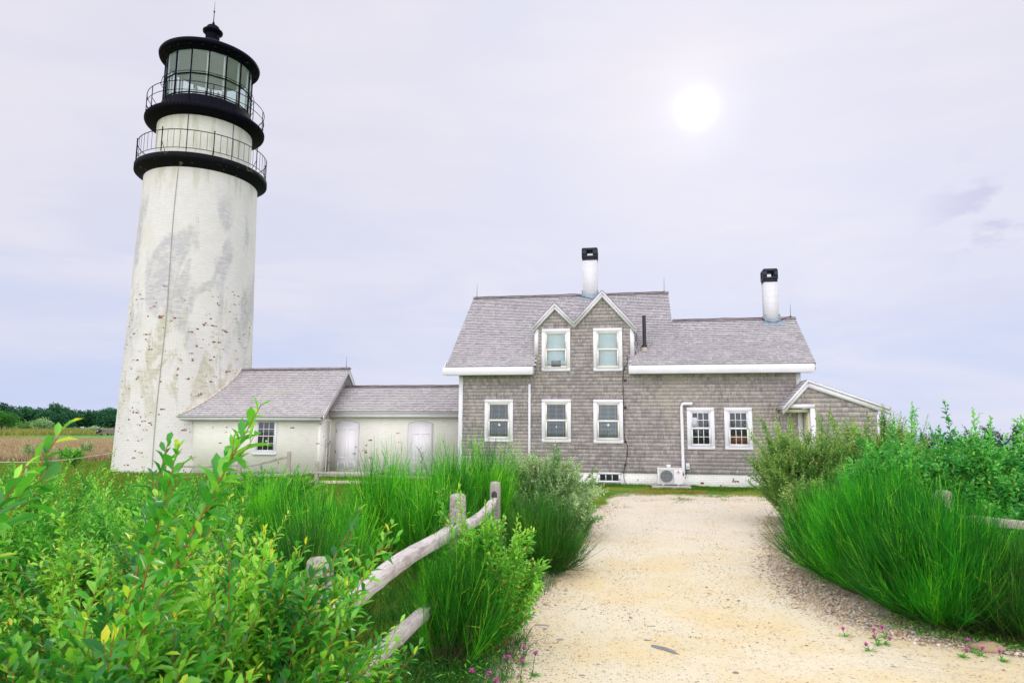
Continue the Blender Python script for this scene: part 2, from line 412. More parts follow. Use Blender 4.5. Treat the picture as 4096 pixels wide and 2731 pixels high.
# path outline (world metres)
PL = [(-.30, 20.0), (-.45, 17.2), (-.70, 14.0), (-.90, 11.7), (-.98, 10.0), (-.95, 8.7), (-1.12, 7.6), (-1.18, 6.8), (-1.0, 6.0), (-.92, 5.1), (-.8, 4.2), (-.6, 2.5), (-.5, -3.5)]
PR = [(6.5, 19.6), (3.9, 19.0), (3.1, 16.0), (2.55, 13.5), (2.25, 12.0), (2.0, 10.2), (1.9, 9.0), (1.88, 8.2), (2.05, 7.4), (2.5, 6.8), (3.2, 6.5), (4.5, 6.2), (7.5, 5.9)]
def xl(y): return np.interp(y, [p[1] for p in PL[::-1]], [p[0] for p in PL[::-1]])
def xr(y): return np.interp(y, [p[1] for p in PR[::-1]], [p[0] for p in PR[::-1]])
nr, na = 230, 420
rr = np.concatenate([[0], np.geomspace(1.2, 900, nr-1)])
aa = np.linspace(0, 2*np.pi, na, endpoint=False)
XX = rr[:, None]*np.sin(aa)[None]; YY = rr[:, None]*np.cos(aa)[None]
ZZ = hgt(XX, YY) + np.where(rr[:, None] < 24, 0, .03*fbm(XX, YY, 3, 4, .5)*sst(rr[:, None], 24, 60))
ZZ = ZZ - .012
G = MB(); V = np.stack([XX, YY, ZZ], -1).reshape(-1, 3)
ii, kk = np.meshgrid(np.arange(nr-1), np.arange(na), indexing='ij')
F = np.stack([ii*na+kk, (ii)*na+(kk+1) % na, (ii+1)*na+(kk+1) % na, (ii+1)*na+kk], -1).reshape(-1, 4)[:, ::-1]
G.add(V, F)
xf, yf = V[:, 0], V[:, 1]; rf = np.hypot(xf, yf); azf = np.degrees(np.arctan2(xf, yf))
dl = xf-xl(yf); dr = xr(yf)-xf
inp = np.minimum(dl, dr+.75*(yf < 15))
zone = np.where((yf > -4) & (yf < 24), sst(inp+.12*fbm(xf, yf, 5, 3, 3), -.55, .15), 0)*(1-.85*sst(yf+.5*fbm(xf, yf, 6, 3, 2), 18.6, 22.4))
# bare sandy patch in front of the rear door
zone = np.maximum(zone, .9*(1-sst(np.hypot((xf+9.8)/2.0, (yf-22.8)/.9), .5, 1.1)))
brown = (azf < -25)*sst(rf+2*fbm(xf, yf, 8, 3, .25), 44, 50)*(1-sst(rf+1.5*fbm(xf, yf, 9, 3, .2), 76, 79))
far = (azf < -25)*sst(rf, 93, 100)
G.uv = {'sand': zone, 'brown': brown, 'farf': far}
def m_ground():
    m, b = mat_new('lawn_and_field'); o = objc(b)
    n1 = b.noise(o, .7, 5, .65); n2 = b.noise(o, 6, 4, .7); n3 = b.noise(o, 45, 4, .7)
    g = b.mix(b.step(n1, .40, .62), (.055, .20, .014), (.20, .23, .03))
    g = b.mix(b.math('MULTIPLY', b.step(n2, .55, .72), .6), g, (.42, .30, .10))
    g = b.mix(b.math('MULTIPLY', b.step(n3, .45, .7), .5), g, (.03, .075, .008))
    bn = b.noise(b.mapv(o, (1, 1, 4)), .9, 6, .75)
    br = b.mix(b.step(bn, .35, .65), (.49, .38, .24), (.35, .27, .15))
    br = b.mix(b.math('MULTIPLY', b.step(n1, .56, .70), .5), br, (.20, .25, .07))
    c = b.mix(attr(b, 'brown'), g, br)
    c = b.mix(b.math('MULTIPLY', attr(b, 'farf'), b.math('ADD', .35, b.math('MULTIPLY', b.step(bn, .4, .6), .5))), c, (.32, .28, .10))
    sd_ = attr(b, 'sand')
    sandc = b.mix(b.step(n3, .35, .70), (.69, .63, .50), (.50, .42, .31))
    k = b.step(b.math('ADD', sd_, b.math('MULTIPLY', b.math('SUBTRACT', n2, .5), .9)), .35, .65)
    c = b.mix(k, c, sandc)
    finish(b, c, .95, spec=.1, bump=b.math('ADD', n3, n2), bstr=.5, bdist=.02); return m
gnd = struct(G.build('ground', m_ground(), smooth=True))
# lawn strip far left (bright mown green)
def m_mown():
    m, b = mat_new('mown_green'); o = objc(b); n = b.noise(o, .5, 4); n2 = b.noise(o, 9, 4)
    c = b.mix(b.step(n, .4, .65), (.025, .30, .015), (.05, .36, .02)); c = b.mix(b.math('MULTIPLY', n2, .4), c, (.02, .18, .01))
    finish(b, c, .9, bump=n2, bstr=.2); return m
L = MB(); az_ = np.radians(np.linspace(-46.2, -20, 80)); 
edge0 = 78.5+1.2*np.sin(az_*40)+(az_ < R(-44))*4*(sst(-np.degrees(az_), 44, 46.2)); edge1 = 93.5-.6*np.sin(az_*25)-(sst(-np.degrees(az_), 43.5, 46.2))*9
rw = np.linspace(0, 1, 12)
lv = []
for t in rw:
    r_ = edge0*(1-t)+edge1*t; x = r_*np.sin(az_); y = r_*np.cos(az_); lv.append(np.stack([x, y, hgt(x, y)+.06*fbm(x, y, 3, 4, .5)*0+.05], -1))
lv = np.array(lv).reshape(-1, 3)
i_, k_ = np.meshgrid(np.arange(11), np.arange(79), indexing='ij')
L.add(lv, np.stack([i_*80+k_, i_*80+k_+1, (i_+1)*80+k_+1, (i_+1)*80+k_], -1).reshape(-1, 4)[:, ::-1])
struct(L.build('mown_lawn', m_mown(), smooth=True))
# path sheet
P = MB(); ny, nx = 260, 70
yv = np.concatenate([np.linspace(-3.0, 4, 20, endpoint=False), np.linspace(4, 19.3, ny-20)])
pv = []; inner = []
for y in yv:
    a = xl(y)+.07*fbm(np.array([y]), np.array([1.]), 2, 4, 3)[0]; c = xr(y)+.07*fbm(np.array([y]), np.array([4.]), 12, 4, 3)[0]
    if y > 17: c = min(c, 6.2); 
    xs = np.linspace(a, c, nx); t = np.minimum(xs-a, c-xs)
    z = .003+.012*sst(t, 0, .5)+.006*fbm(xs, np.full(nx, y), 21, 4, 4)*sst(t, 0, .3)*.6
    if y > 18.2: z = z-.035*sst(y+.45*fbm(xs, np.full(nx, y), 33, 4, 3), 18.3, 19.3)
    z = z - .006*(np.exp(-((xs-(a+c)/2+.55)/.22)**2)+np.exp(-((xs-(a+c)/2-.6)/.22)**2))
    pv.append(np.stack([xs, np.full(nx, y), z], -1)); inner.append(t)
pv = np.array(pv).reshape(-1, 3); inner = np.array(inner).ravel()
i_, k_ = np.meshgrid(np.arange(len(yv)-1), np.arange(nx-1), indexing='ij')
P.add(pv, np.stack([i_*nx+k_, i_*nx+k_+1, (i_+1)*nx+k_+1, (i_+1)*nx+k_], -1).reshape(-1, 4)); P.uv = {'inner': inner}
def m_path():
    m, b = mat_new('sandy_gravel'); o = objc(b)
    n1 = b.noise(o, .8, 5, .6); n2 = b.noise(o, 5, 5, .7); n3 = b.noise(o, 38, 5, .8)
    c = b.mix(b.step(n1, .38, .66), (.70, .645, .475), (.69, .575, .33))
    sp = b.n('ShaderNodeSeparateXYZ', i={0: o})
    c = b.mix(b.math('MULTIPLY', b.step(sp.outputs[1], 8.5, 13.5), .62), c, (.69, .64, .545))
    c = b.mix(b.math('MULTIPLY', b.step(b.noise(b.mapv(o, (1, 1, 1), (4, 8, 0)), 1.3, 5, .6), .55, .72), .5), c, (.66, .50, .20))
    c = b.mix(b.math('MULTIPLY', b.step(n2, .55, .72), .35), c, (.50, .38, .22))
    vo = b.n('ShaderNodeTexVoronoi', feature='F1', i={'Vector': o, 'Scale': 42.0})
    rnd = b.n('ShaderNodeSeparateColor', i={0: vo.outputs['Color']}).outputs[0]
    peb = b.mix(b.step(rnd, .5, 1.0), (.22, .16, .10), (.84, .78, .68))
    k = b.math('MULTIPLY', b.step(rnd, .45, .5), b.math('SUBTRACT', 1.0, b.step(vo.outputs['Distance'], .25, .5), clamp=True))
    edge = b.math('SUBTRACT', 1.0, b.step(attr(b, 'inner'), .15, .9), clamp=True)
    k = b.math('MULTIPLY', k, b.math('ADD', .50, b.math('MULTIPLY', edge, .45)))
    c = b.mix(k, c, peb)
    vo2 = b.n('ShaderNodeTexVoronoi', feature='F1', i={'Vector': o, 'Scale': 16.0})
    r2 = b.n('ShaderNodeSeparateColor', i={0: vo2.outputs['Color']}).outputs[1]
    k2 = b.math('MULTIPLY', b.step(r2, .80, .83), b.math('SUBTRACT', 1.0, b.step(vo2.outputs['Distance'], .12, .26), clamp=True))
    c = b.mix(b.math('MULTIPLY', k2, .8), c, b.mix(r2, (.18, .13, .09), (.34, .26, .18)))
    c = b.mix(b.math('MULTIPLY', b.step(n3, .55, .72), .35), c, (.42, .30, .16))
    hh = b.math('ADD', b.math('MULTIPLY', k, 1.0), n3)
    finish(b, c, .95, spec=.1, bump=hh, bstr=.8, bdist=.012); return m
struct(P.build('path', m_path(), smooth=True))
# sea
Wt = MB(); Wt.lathe((0, 0), [(150, -38), (6500, -38)], 128, caps=False)
def m_sea():
    m, b = mat_new('sea_water'); o = objc(b); n = b.noise(o, .05, 4)
    finish(b, b.mix(n, (.03, .10, .26), (.05, .15, .33)), .35, bump=n, bstr=.2); return m
sea = Wt.build('sea', m_sea()); struct(sea)

# ================================================================ SHINGLES
def shingles(mb, O, U, Vd, Nn, u0, u1, v0, v1, expo, wmin, wmax, th, keep, seed=1, jit=.004, vrow=None):
    """courses of individual shingles on plane O + u*U + v*Vd, butts standing th proud along Nn"""
    g = np.random.default_rng(seed); O, U, Vd, Nn = (np.array(a, float) for a in (O, U, Vd, Nn))
    rows = np.arange(v0, v1-.02, expo)
    Us, Vs, Ts = [], [], []
    for r_, v in enumerate(rows):
        k = int((u1-u0)/wmin)+3; w = g.uniform(wmin, wmax, k); e = u0-g.uniform(0, wmax)+np.concatenate([[0], np.cumsum(w)])
        a, c = np.clip(e[:-1], u0, u1), np.clip(e[1:], u0, u1); ok = (c-a) > .02; a, c = a[ok], c[ok]
        vb = v+g.uniform(-jit, jit, len(a)); vt = np.full(len(a), min(v+expo*1.12, v1+.02)); cm = (a+c)/2
        ok = keep(a, c, v, v+expo)
        a, c, vb, vt = a[ok], c[ok], vb[ok], vt[ok]
        Us.append(np.stack([a+.0025, c-.0025], -1)); Vs.append(np.stack([vb, vt], -1)); rt = g.normal(0, .10); Ts.append(np.clip(g.beta(2, 2, len(a))+rt, 0, 1))
    Us = np.concatenate(Us); Vs = np.concatenate(Vs); T = np.concatenate(Ts); n = len(Us)
    def pt(u, v, h): return O+u[:, None]*U+v[:, None]*Vd+h[:, None]*Nn
    z = np.zeros(n); t1 = th*g.uniform(.8, 1.25, n)
    q = [pt(Us[:, 0], Vs[:, 0], t1), pt(Us[:, 1], Vs[:, 0], t1), pt(Us[:, 1], Vs[:, 1], z+.002), pt(Us[:, 0], Vs[:, 1], z+.002), pt(Us[:, 0], Vs[:, 0], z), pt(Us[:, 1], Vs[:, 0], z)]
    Vt = np.stack(q, 1).reshape(-1, 3); b0 = np.arange(n)[:, None]*6
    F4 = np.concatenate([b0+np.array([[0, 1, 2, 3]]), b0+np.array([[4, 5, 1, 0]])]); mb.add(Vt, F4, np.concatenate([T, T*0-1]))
    F3 = np.concatenate([b0+np.array([[4, 0, 3]]), b0+np.array([[1, 5, 2]])])
    mb.f.append(F3+mb.n-len(Vt)); mb.t.append(np.concatenate([T, T])); return mb

# ================================================================ LIGHTHOUSE
TC = (-20.19, 28.10)
lh = thing('lighthouse', (TC[0], TC[1], 0), 'tall white painted brick lighthouse tower with flaking paint and black lantern top', 'lighthouse')
def cyl_uv(prof, n=160):
    mb = MB(); t = np.arange(n+1)*2*np.pi/n; V, bu, bv = [], [], []
    for r, z in prof:
        V.append(np.stack([TC[0]+r*np.sin(t), TC[1]+r*np.cos(t), np.full(n+1, z)], -1)); bu.append(t*2.65); bv.append(np.full(n+1, z))
    m = len(prof); i_, k_ = np.meshgrid(np.arange(m-1), np.arange(n), indexing='ij')
    mb.add(np.array(V).reshape(-1, 3), np.stack([i_*(n+1)+k_, i_*(n+1)+k_+1, (i_+1)*(n+1)+k_+1, (i_+1)*(n+1)+k_], -1).reshape(-1, 4)[:, ::-1])
    mb.uv = {'bu': np.array(bu).ravel(), 'bv': np.array(bv).ravel()}; return mb
prof = [(2.84-.0243*z, z) for z in np.linspace(-.1, 13.5, 40)]
shaft = cyl_uv(prof).build('shaft', TBR, lh, smooth=True)
wr = cyl_uv([(2.13, z) for z in np.linspace(13.9, 16.4, 6)]).build('watch_room', WBR, lh, smooth=True)
def ang(daz, r):  # position on tower's surface facing the camera; daz = angle round the axis from the camera direction
    a0 = math.atan2(-TC[0], -TC[1]); a = a0+R(daz); return (TC[0]+r*math.sin(a), TC[1]+r*math.cos(a))
# conductor cable and seams
mb = MB()
for z0, z1 in ((0.2, 13.45),):
    pts = [(*ang(23.5+.8*math.sin(z*.7), 2.86-.0243*z), z) for z in np.linspace(z0, z1, 20)]
    mb.tube(pts, .013, 6)
mb.build('lightning_cable', m_paint('grey_cable', (.36, .35, .32), .7, .2, 9), lh)
for a_ in (21, -33):
    mb = MB(); mb.tube([(*ang(a_, 2.14), 14.1), (*ang(a_, 2.14), 16.2)], .018, 6); mb.build('lightning_cable', DARKW, lh)
mb = MB()
mb.lathe(TC, [(2.49, 13.50), (2.53, 13.56), (2.72, 13.70), (2.90, 13.78), (2.94, 13.81), (2.94, 14.03), (2.90, 14.06), (2.1, 14.07)], 120, caps=False)
lg = mb.build('lower_gallery', DECKB, lh, smooth=False)
mb = MB()
mb.lathe(TC, [(2.12, 16.17), (2.18, 16.20), (2.60, 16.31), (2.66, 16.34), (2.66, 16.54), (2.62, 16.58), (1.9, 16.59)], 120, caps=False)
for k in range(90):
    a = 2*math.pi*k/90; x, y = TC[0]+2.675*math.sin(a), TC[1]+2.675*math.cos(a); mb.tube([(x, y, 16.37), (x, y, 16.53)], .020, 5)
ug = mb.build('upper_gallery', BLACK, lh)
def ring(mb, r, z, w=.016, n=96): mb.tube([(TC[0]+r*math.sin(2*math.pi*k/n), TC[1]+r*math.cos(2*math.pi*k/n), z) for k in range(n)], w, 6, closed=True)
mb = MB(); rl = 2.87
ring(mb, rl, 15.10, .019); ring(mb, rl, 14.25, .014)
for k in range(64):
    a = 2*math.pi*(k+.35)/64; x, y = TC[0]+rl*math.sin(a), TC[1]+rl*math.cos(a)
    if k % 8 == 0:
        mb.tube([(x, y, 14.1), (x, y, 15.2)], .024, 6); mb.lathe((x, y), [(.001, 15.17), (.04, 15.21), (.001, 15.25)], 8, caps=False)
        xi, yi = TC[0]+(rl-.28)*math.sin(a), TC[1]+(rl-.28)*math.cos(a); mb.tube([(xi, yi, 14.12), (x, y, 14.6)], .014, 5)
    else: mb.tube([(x, y, 14.25), (x, y, 15.10)], .009, 5)
mb.build('railing', BLACK, lg)
mb = MB(); ru = 2.63
ring(mb, ru, 17.55, .017); ring(mb, ru, 17.12, .015)
for k in range(16):
    a = 2*math.pi*(k+.22)/16; x, y = TC[0]+ru*math.sin(a), TC[1]+ru*math.cos(a); mb.tube([(x, y, 16.6), (x, y, 17.56)], .02, 6)
    xi, yi = TC[0]+(ru-.3)*math.sin(a), TC[1]+(ru-.3)*math.cos(a); mb.tube([(xi, yi, 16.66), (x, y, 17.0)], .014, 5)
mb.build('railing', BLACK, ug)
# lantern room
mb = MB(); mb.lathe(TC, [(2.13, 16.65), (2.13, 16.72), (2.05, 16.74), (2.05, 17.22), (2.02, 17.26), (1.90, 17.27), (1.90, 16.8)], 96, caps=False)
mb.build('parapet', BLACK, lh)
mb = MB(); mb.lathe(TC, [(0.001, 16.2), (2.0, 16.2)], 48, caps=False); mb.build('lantern_floor', GREYB, lh)
gz0, gz1, gr = 17.26, 19.54, 1.96; a0c = math.atan2(-TC[0], -TC[1])
MA = [a0c+R(2+22.5*k) for k in range(16)]
def cp(a, r, z): return (TC[0]+r*math.sin(a), TC[1]+r*math.cos(a), z)
def m_glass(name, tint, refl=.12, op=.10):
    m, b = mat_new(name)
    tr = b.n('ShaderNodeBsdfTransparent', i={'Color': (*tint, 1)}); gl = b.n('ShaderNodeBsdfGlossy', i={'Color': (.62, .68, .74, 1), 'Roughness': .03})
    df = b.n('ShaderNodeBsdfDiffuse', i={'Color': (.5, .62, .58, 1)})
    ge = b.n('ShaderNodeNewGeometry'); dp = b.math('ABSOLUTE', b.n('ShaderNodeVectorMath', operation='DOT_PRODUCT', i={0: ge.outputs['Normal'], 1: ge.outputs['Incoming']}).outputs['Value'])
    f2 = b.math('ADD', b.math('MULTIPLY', b.math('POWER', b.math('SUBTRACT', 1.0, dp, clamp=True), 5.0), .9), refl, clamp=True)
    m1 = b.n('ShaderNodeMixShader', i={0: f2, 1: tr.outputs[0], 2: gl.outputs[0]})
    m2 = b.n('ShaderNodeMixShader', i={0: op, 1: m1.outputs[0], 2: df.outputs[0]})
    b.n('ShaderNodeOutputMaterial', i={0: m2.outputs[0]}); return m
LGLASS = m_glass('lantern_glass', (.84, .92, .89), .06, .07)
WGLASS = m_glass('window_glass', (.85, .9, .9), .07, .01)
for k in range(16):
    a, c = MA[k], MA[(k+1) % 16]
    mb = MB(); mb.quad(cp(a, gr, gz0), cp(c, gr, gz0), cp(c, gr, gz1), cp(a, gr, gz1)); mb.build('glass_pane', LGLASS, lh)
for k in range(16):
    a = MA[k]; mb = MB()
    d = Vector((math.sin(a), math.cos(a), 0)); mb.bar(cp(a, gr+.01, gz0), cp(a, gr+.01, gz1+.05), .055, .06, up=d); mb.build('mullion', BLACK, lh)
mb = MB()
for z, r, w in ((18.30, gr+.03, .032), (18.34, gr+.16, .014), (17.36, gr+.02, .03)):
    mb.tube([cp(MA[k], r, z) for k in range(16)], w, 6, closed=True)
for k in range(16): mb.tube([cp(MA[k], gr, 18.32), cp(MA[k], gr+.16, 18.34)], .012, 5)
mb.build('glazing_ring', BLACK, lh)
mb = MB()
for k in range(16):
    mb = MB(); mb.bar(cp(MA[k]+.03, gr-.09, 17.0), cp(MA[k]+.03, gr-.09, 19.5), .055, .06); mb.build('inner_post', LITEROOM, lh)
mb = MB(); mb.lathe(TC, [(1.94, 19.49), (1.5, 19.62), (.001, 19.8)], 48, caps=False); mb.build('ceiling', LITEROOM, lh)
mb = MB(); mb.lathe(TC, [(1.90, 19.53), (2.02, 19.52), (2.03, 19.63), (2.14, 19.63), (2.16, 19.71), (2.24, 19.71), (2.29, 19.76), (2.31, 19.86), (2.27, 19.93), (2.20, 19.97), (1.6, 20.32), (.9, 20.72), (.36, 21.04), (.001, 21.15)], 96, caps=False)
rf_ = mb.build('lantern_roof', BLACK, lh, smooth=False)
for k in range(24):
    a = 2*math.pi*(k+.3)/24; mb = MB(); mb.bar(cp(a, 2.05, 19.655), cp(a, 2.17, 19.655), .13, .07); mb.build('bracket', DECKB, rf_)
mb = MB(); mb.lathe(TC, [(.35, 21.05), (.34, 21.12), (.31, 21.15), (.31, 21.42), (.34, 21.44), (.46, 21.52), (.47, 21.60), (.40, 21.66), (.31, 21.72), (.30, 21.80), (.27, 21.85), (.10, 21.93), (.001, 21.96)], 40, caps=False)
for k in range(14):
    a = 2*math.pi*k/14; mb.bar(cp(a, .315, 21.17), cp(a, .315, 21.40), .05, .02, up=(math.sin(a), math.cos(a), 0))
vt = mb.build('ventilator', BLACK, lh)
mb = MB(); mb.lathe(TC, [(.08, 21.88), (.085, 21.98), (.05, 22.08), (.02, 22.16), (.018, 22.62), (.04, 22.66), (.04, 22.70), (.012, 22.74), (.006, 23.22), (.001, 23.24)], 12, caps=False); mb.build('finial', BLACK, lh)

# ================================================================ BRICK WORKSHOP NEXT TO THE TOWER
ws = thing('brick_workshop', (-15.5, 28, 0), 'low white brick workshop with grey shingle roof adjoining the lighthouse base', 'outbuilding')
mb = MB(); mb.prism([(26.05, -.1), (29.95, -.1), (29.95, 2.30), (28.0, 4.10), (26.05, 2.30)], 'x', -20.4, -12.5); mb.build('wall', PBR, ws, recalc=True)
s1 = (4.52-2.38)/(28-25.7); n1 = math.hypot(1, s1)
def roof_slope(root, mat, x0, x1, ye, ze, yr, zr, seed, keep=None, name='roof', expo=.13, wm=(.10, .19), back=True, th=.025, bx=(0, 0)):
    dy, dz = yr-ye, zr-ze; Ls = math.hypot(dy, dz); vd = np.array([0, dy/Ls, dz/Ls]); nn = np.array([0, -dz/Ls, dy/Ls]) if dy > 0 else np.array([0, -dz/Ls*-1*-1, abs(dy)/Ls])
    if dy < 0: nn = np.array([0, dz/Ls, -dy/Ls])
    mb = MB()
    k = keep or (lambda a, c, v, v2: np.ones(len(a), bool))
    shingles(mb, (0, ye, ze), (1, 0, 0), vd, nn, x0, x1, 0, Ls, expo, wm[0], wm[1], th, k, seed)
    return mb, vd, nn, Ls
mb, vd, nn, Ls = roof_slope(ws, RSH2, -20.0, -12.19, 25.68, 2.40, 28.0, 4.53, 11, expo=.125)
# roof deck (thin slabs under the shingles)
mb.prism([(25.70, 2.33), (28.0, 4.46), (28.0, 4.525), (25.68, 2.395)], 'x', -20.0, -12.2, .1)
mb.prism([(30.32, 2.33), (28.0, 4.46), (28.0, 4.525), (30.34, 2.395)], 'x', -20.0, -12.2, .1)
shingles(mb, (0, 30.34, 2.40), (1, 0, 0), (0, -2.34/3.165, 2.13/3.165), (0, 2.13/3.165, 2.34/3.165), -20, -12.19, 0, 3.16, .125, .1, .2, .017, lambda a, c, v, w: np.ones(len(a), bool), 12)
rf1 = mb.build('roof', RSH2, ws)
mb = MB(); mb.bar((-19.5, 27.93, 4.56), (-12.17, 27.93, 4.56), .16, .025, up=(0, -.6, 1)); mb.bar((-19.5, 28.07, 4.56), (-12.17, 28.07, 4.56), .16, .025, up=(0, .6, 1)); mb.build('ridge_cap', RIDGE, rf1)
mb = MB(); mb.box(-19.6, -12.37, 25.70, 25.73, 2.22, 2.34); mb.box(-19.6, -12.37, 25.735, 26.06, 2.20, 2.225); mb.build('fascia', WHITE, ws)
mb = MB(); mb.tube([(-19.0, 25.66, 2.37), (-12.28, 25.66, 2.365)], .035, 8); mb.build('gutter', GREYB, ws)
mb = MB(); mb.box(-12.62, -12.495, 26.035, 26.9, -.1, 2.2); mb.build('corner_pier', PBR, ws)
def rake(root, x0, x1, pts, w, name='rake_board', mat=WHITE):
    """board following pts (y,z) polyline, hanging w below"""
    mb = MB()
    for (y0, z0), (y1, z1) in zip(pts[:-1], pts[1:]): mb.prism([(y0, z0-w), (y1, z1-w), (y1, z1), (y0, z0)], 'x', x0, x1)
    return mb.build(name, mat, root, recalc=True)
rake(ws, -12.24, -12.205, [(25.66, 2.40), (28.0, 4.53), (30.34, 2.40)], .19)
mb = MB(); mb.prism([(26.1, 2.28), (29.9, 2.28), (28, 4.08)], 'x', -12.5, -12.49); 
mb.build('gable_panel', WSH, ws, recalc=True)
mb = MB()   # masonry flashing where the roof meets the round tower
for side in (0,):
    pts = []
    for t in np.linspace(0, 1, 24):
        y = 25.7+2.3*t; z = 2.42+2.13*t; rr_ = 2.84-.0243*z; dy = y-TC[1]; x = TC[0]+math.sqrt(max(rr_*rr_-dy*dy, 0))+.02; pts.append((x, y, z+.02))
    mb.tube(pts, [.075+.02*math.sin(i*2.3) for i in range(24)], 7)
mb.build('mortar_flashing', m_paint('mortar_fillet', (.60, .56, .47), .9, .5, 11, .5), ws)

def rod(root, x, y, z, h=.42):
    mb = MB(); mb.tube([(x, y, z), (x+.01, y, z+h)], [.010, .005], 5); mb.tube([(x, y, z-.02), (x, y, z+.05)], .03, 6); return mb.build('lightning_rod', DARKW, root)
rod(ws, -12.35, 28.0, 4.57, .52)

# ------------------------------------------------ windows and doors
def frame_box(mb, x0, x1, z0, z1, w, y0, y1):
    """picture-frame boards, butted, front at y0 (towards -Y)"""
    mb.box(x0, x1, y0, y1, z1-w, z1); mb.box(x0, x1, y0, y1, z0, z0+w); mb.box(x0, x0+w, y0+.002, y1, z0+w, z1-w); mb.box(x1-w, x1, y0+.002, y1, z0+w, z1-w)
def window(root, F, x0, x1, z0, z1, trim=.115, kind='blind', muntin=None, sashw=.045, label=None):
    w = tag(MB_frame(root, F, x0, x1, z0, z1, trim), label)
    ix0, ix1, iz0, iz1 = x0+trim, x1-trim, z0+trim, z1-trim
    mb = MB(); frame_box(mb, ix0, ix1, iz0, iz1, .03, F-.042, F-.004)
    mb.box(ix0-.02, ix1+.02, F-.075, F-.058, iz0-.006, iz0+.03)
    mb.build('casing', CREAM if kind != 'white' else WHITE, w)
    sx0, sx1, sz0, sz1 = ix0+.03, ix1-.03, iz0+.03, iz1-.03; zm = sz0+(sz1-sz0)*.5
    mb = MB(); sm = CREAM if muntin is None else WHITE
    frame_box(mb, sx0, sx1, zm-.005, sz1, sashw, F-.034, F-.012); frame_box(mb, sx0, sx1, sz0, zm+.022, sashw, F-.046, F-.036)
    if muntin:
        nx_, nz_ = muntin
        for (za, zb, yy) in ((zm, sz1, F-.032), (sz0, zm, F-.044)):
            for k in range(1, nx_): x = sx0+sashw+(sx1-sx0-2*sashw)*k/nx_; mb.box(x-.011, x+.011, yy, yy+.012, za+sashw, zb-sashw)
            for k in range(1, nz_):
                z = za+sashw+(zb-za-2*sashw)*k/nz_; mb.box(sx0+sashw, sx1-sashw, yy+.003, yy+.011, z-.011, z+.011)
    mb.build('sash', sm, w)
    mb = MB(); mb.box(sx0+.01, sx1-.01, F-.002, F+.003, sz0, sz1); mb.build('dark_interior', DARKROOM if kind != 'shade' else SHADE, w)
    mb = MB(); mb.quad((sx0, F-.026, zm), (sx1, F-.026, zm), (sx1, F-.026, sz1), (sx0, F-.026, sz1)); mb.build('pane', WGLASS, w)
    mb = MB(); mb.quad((sx0, F-.039, sz0), (sx1, F-.039, sz0), (sx1, F-.039, zm), (sx0, F-.039, zm)); mb.build('pane', WGLASS, w)
    if kind in ('blind', 'blind_dense'):
        mb = MB(); n = 27; 
        for k in range(n):
            z = sz0+.03+(sz1-sz0-.05)*k/(n-1); h = .0045 if kind == 'blind' else .0085
            mb.box(sx0+.05, sx1-.05, F-.022, F-.006, z-h, z+h)
        for x in (sx0+.12, (sx0+sx1)/2, sx1-.12): mb.box(x-.004, x+.004, F-.024, F-.0225, sz0+.03, sz1-.03)
        mb.build('blind', BLIND, w)
    if kind == 'shade':
        mb = MB(); n = 30
        for k in range(n):
            z = sz0+.03+(sz1-sz0-.05)*k/(n-1); mb.box(sx0+.05, sx1-.05, F-.012, F-.006, z-.017, z+.012)
        mb.build('shade_slats', SHADE, w)
    return w, (sx0+sashw, sx1-sashw, sz0+sashw, sz1-sashw)
def MB_frame(root, F, x0, x1, z0, z1, trim):
    mb = MB(); frame_box(mb, x0, x1, z0, z1, trim, F-.052, F+.002); return bevel(mb.build('window', WHITE, root), .004, 1)

w, _ = window(ws, 26.05, -15.40, -14.45, .86, 2.24, .06, 'white', (3, 2), .03, 'six over six window with white frame in the white brick wall')
mb = MB(); mb.box(-14.93, -14.84, 26.0, 26.004, 1.31, 1.38); mb.build('sticker', NEON, w)
mb = MB(); mb.box(-15.46, -14.42, 25.94, 26.06, .78, .855); mb.build('sill', WHITE, w)

# ================================================================ BRICK PASSAGE (link)
lk = thing('brick_passage', (-9.3, 28.2, 0), 'low cream brick passage with two white doors joining workshop and shingled house', 'outbuilding')
LY = 27.0
mb = MB(); mb.prism([(LY, -.1), (29.4, -.1), (29.4, 2.45), (28.2, 3.60), (LY, 2.45)], 'x', -12.5, -6.05); mb.build('wall', PBR, lk, recalc=True)
mb, vd, nn, Ls = roof_slope(lk, RSH2, -12.5, -6.1, 26.70, 2.61, 28.2, 3.73, 21, expo=.125)
shingles(mb, (0, 29.70, 2.61), (1, 0, 0), (0, -.8013, .5983), (0, .5983, .8013), -12.5, -6.1, 0, 1.87, .125, .1, .2, .017, lambda a, c, v, w: np.ones(len(a), bool), 22)
mb.prism([(26.71, 2.54), (28.2, 3.655), (28.2, 3.725), (26.70, 2.605)], 'x', -12.5, -6.1, .1)
mb.prism([(29.69, 2.54), (28.2, 3.655), (28.2, 3.725), (29.70, 2.605)], 'x', -12.5, -6.1, .1)
rf2 = mb.build('roof', RSH2, lk)
mb = MB(); mb.bar((-12.4, 28.14, 3.76), (-6.1, 28.14, 3.76), .15, .022, up=(0, -.6, 1)); mb.bar((-12.4, 28.26, 3.76), (-6.1, 28.26, 3.76), .15, .022, up=(0, .6, 1)); mb.build('ridge_cap', RIDGE, rf2)
mb = MB(); pts = [(x, 28.12+.01*math.sin(x*3), 3.785+.012*math.sin(x*5)) for x in np.linspace(-12.1, -6.1, 30)]; mb.tube(pts, .011, 5); mb.build('lightning_cable', DARKW, lk)
mb = MB(); mb.box(-12.45, -6.05, 26.715, 26.74, 2.48, 2.60); mb.box(-12.45, -6.05, 26.742, 26.77, 2.365, 2.50); mb.box(-12.45, -6.05, 26.772, 27.01, 2.37, 2.395); mb.build('fascia', WHITE, lk)
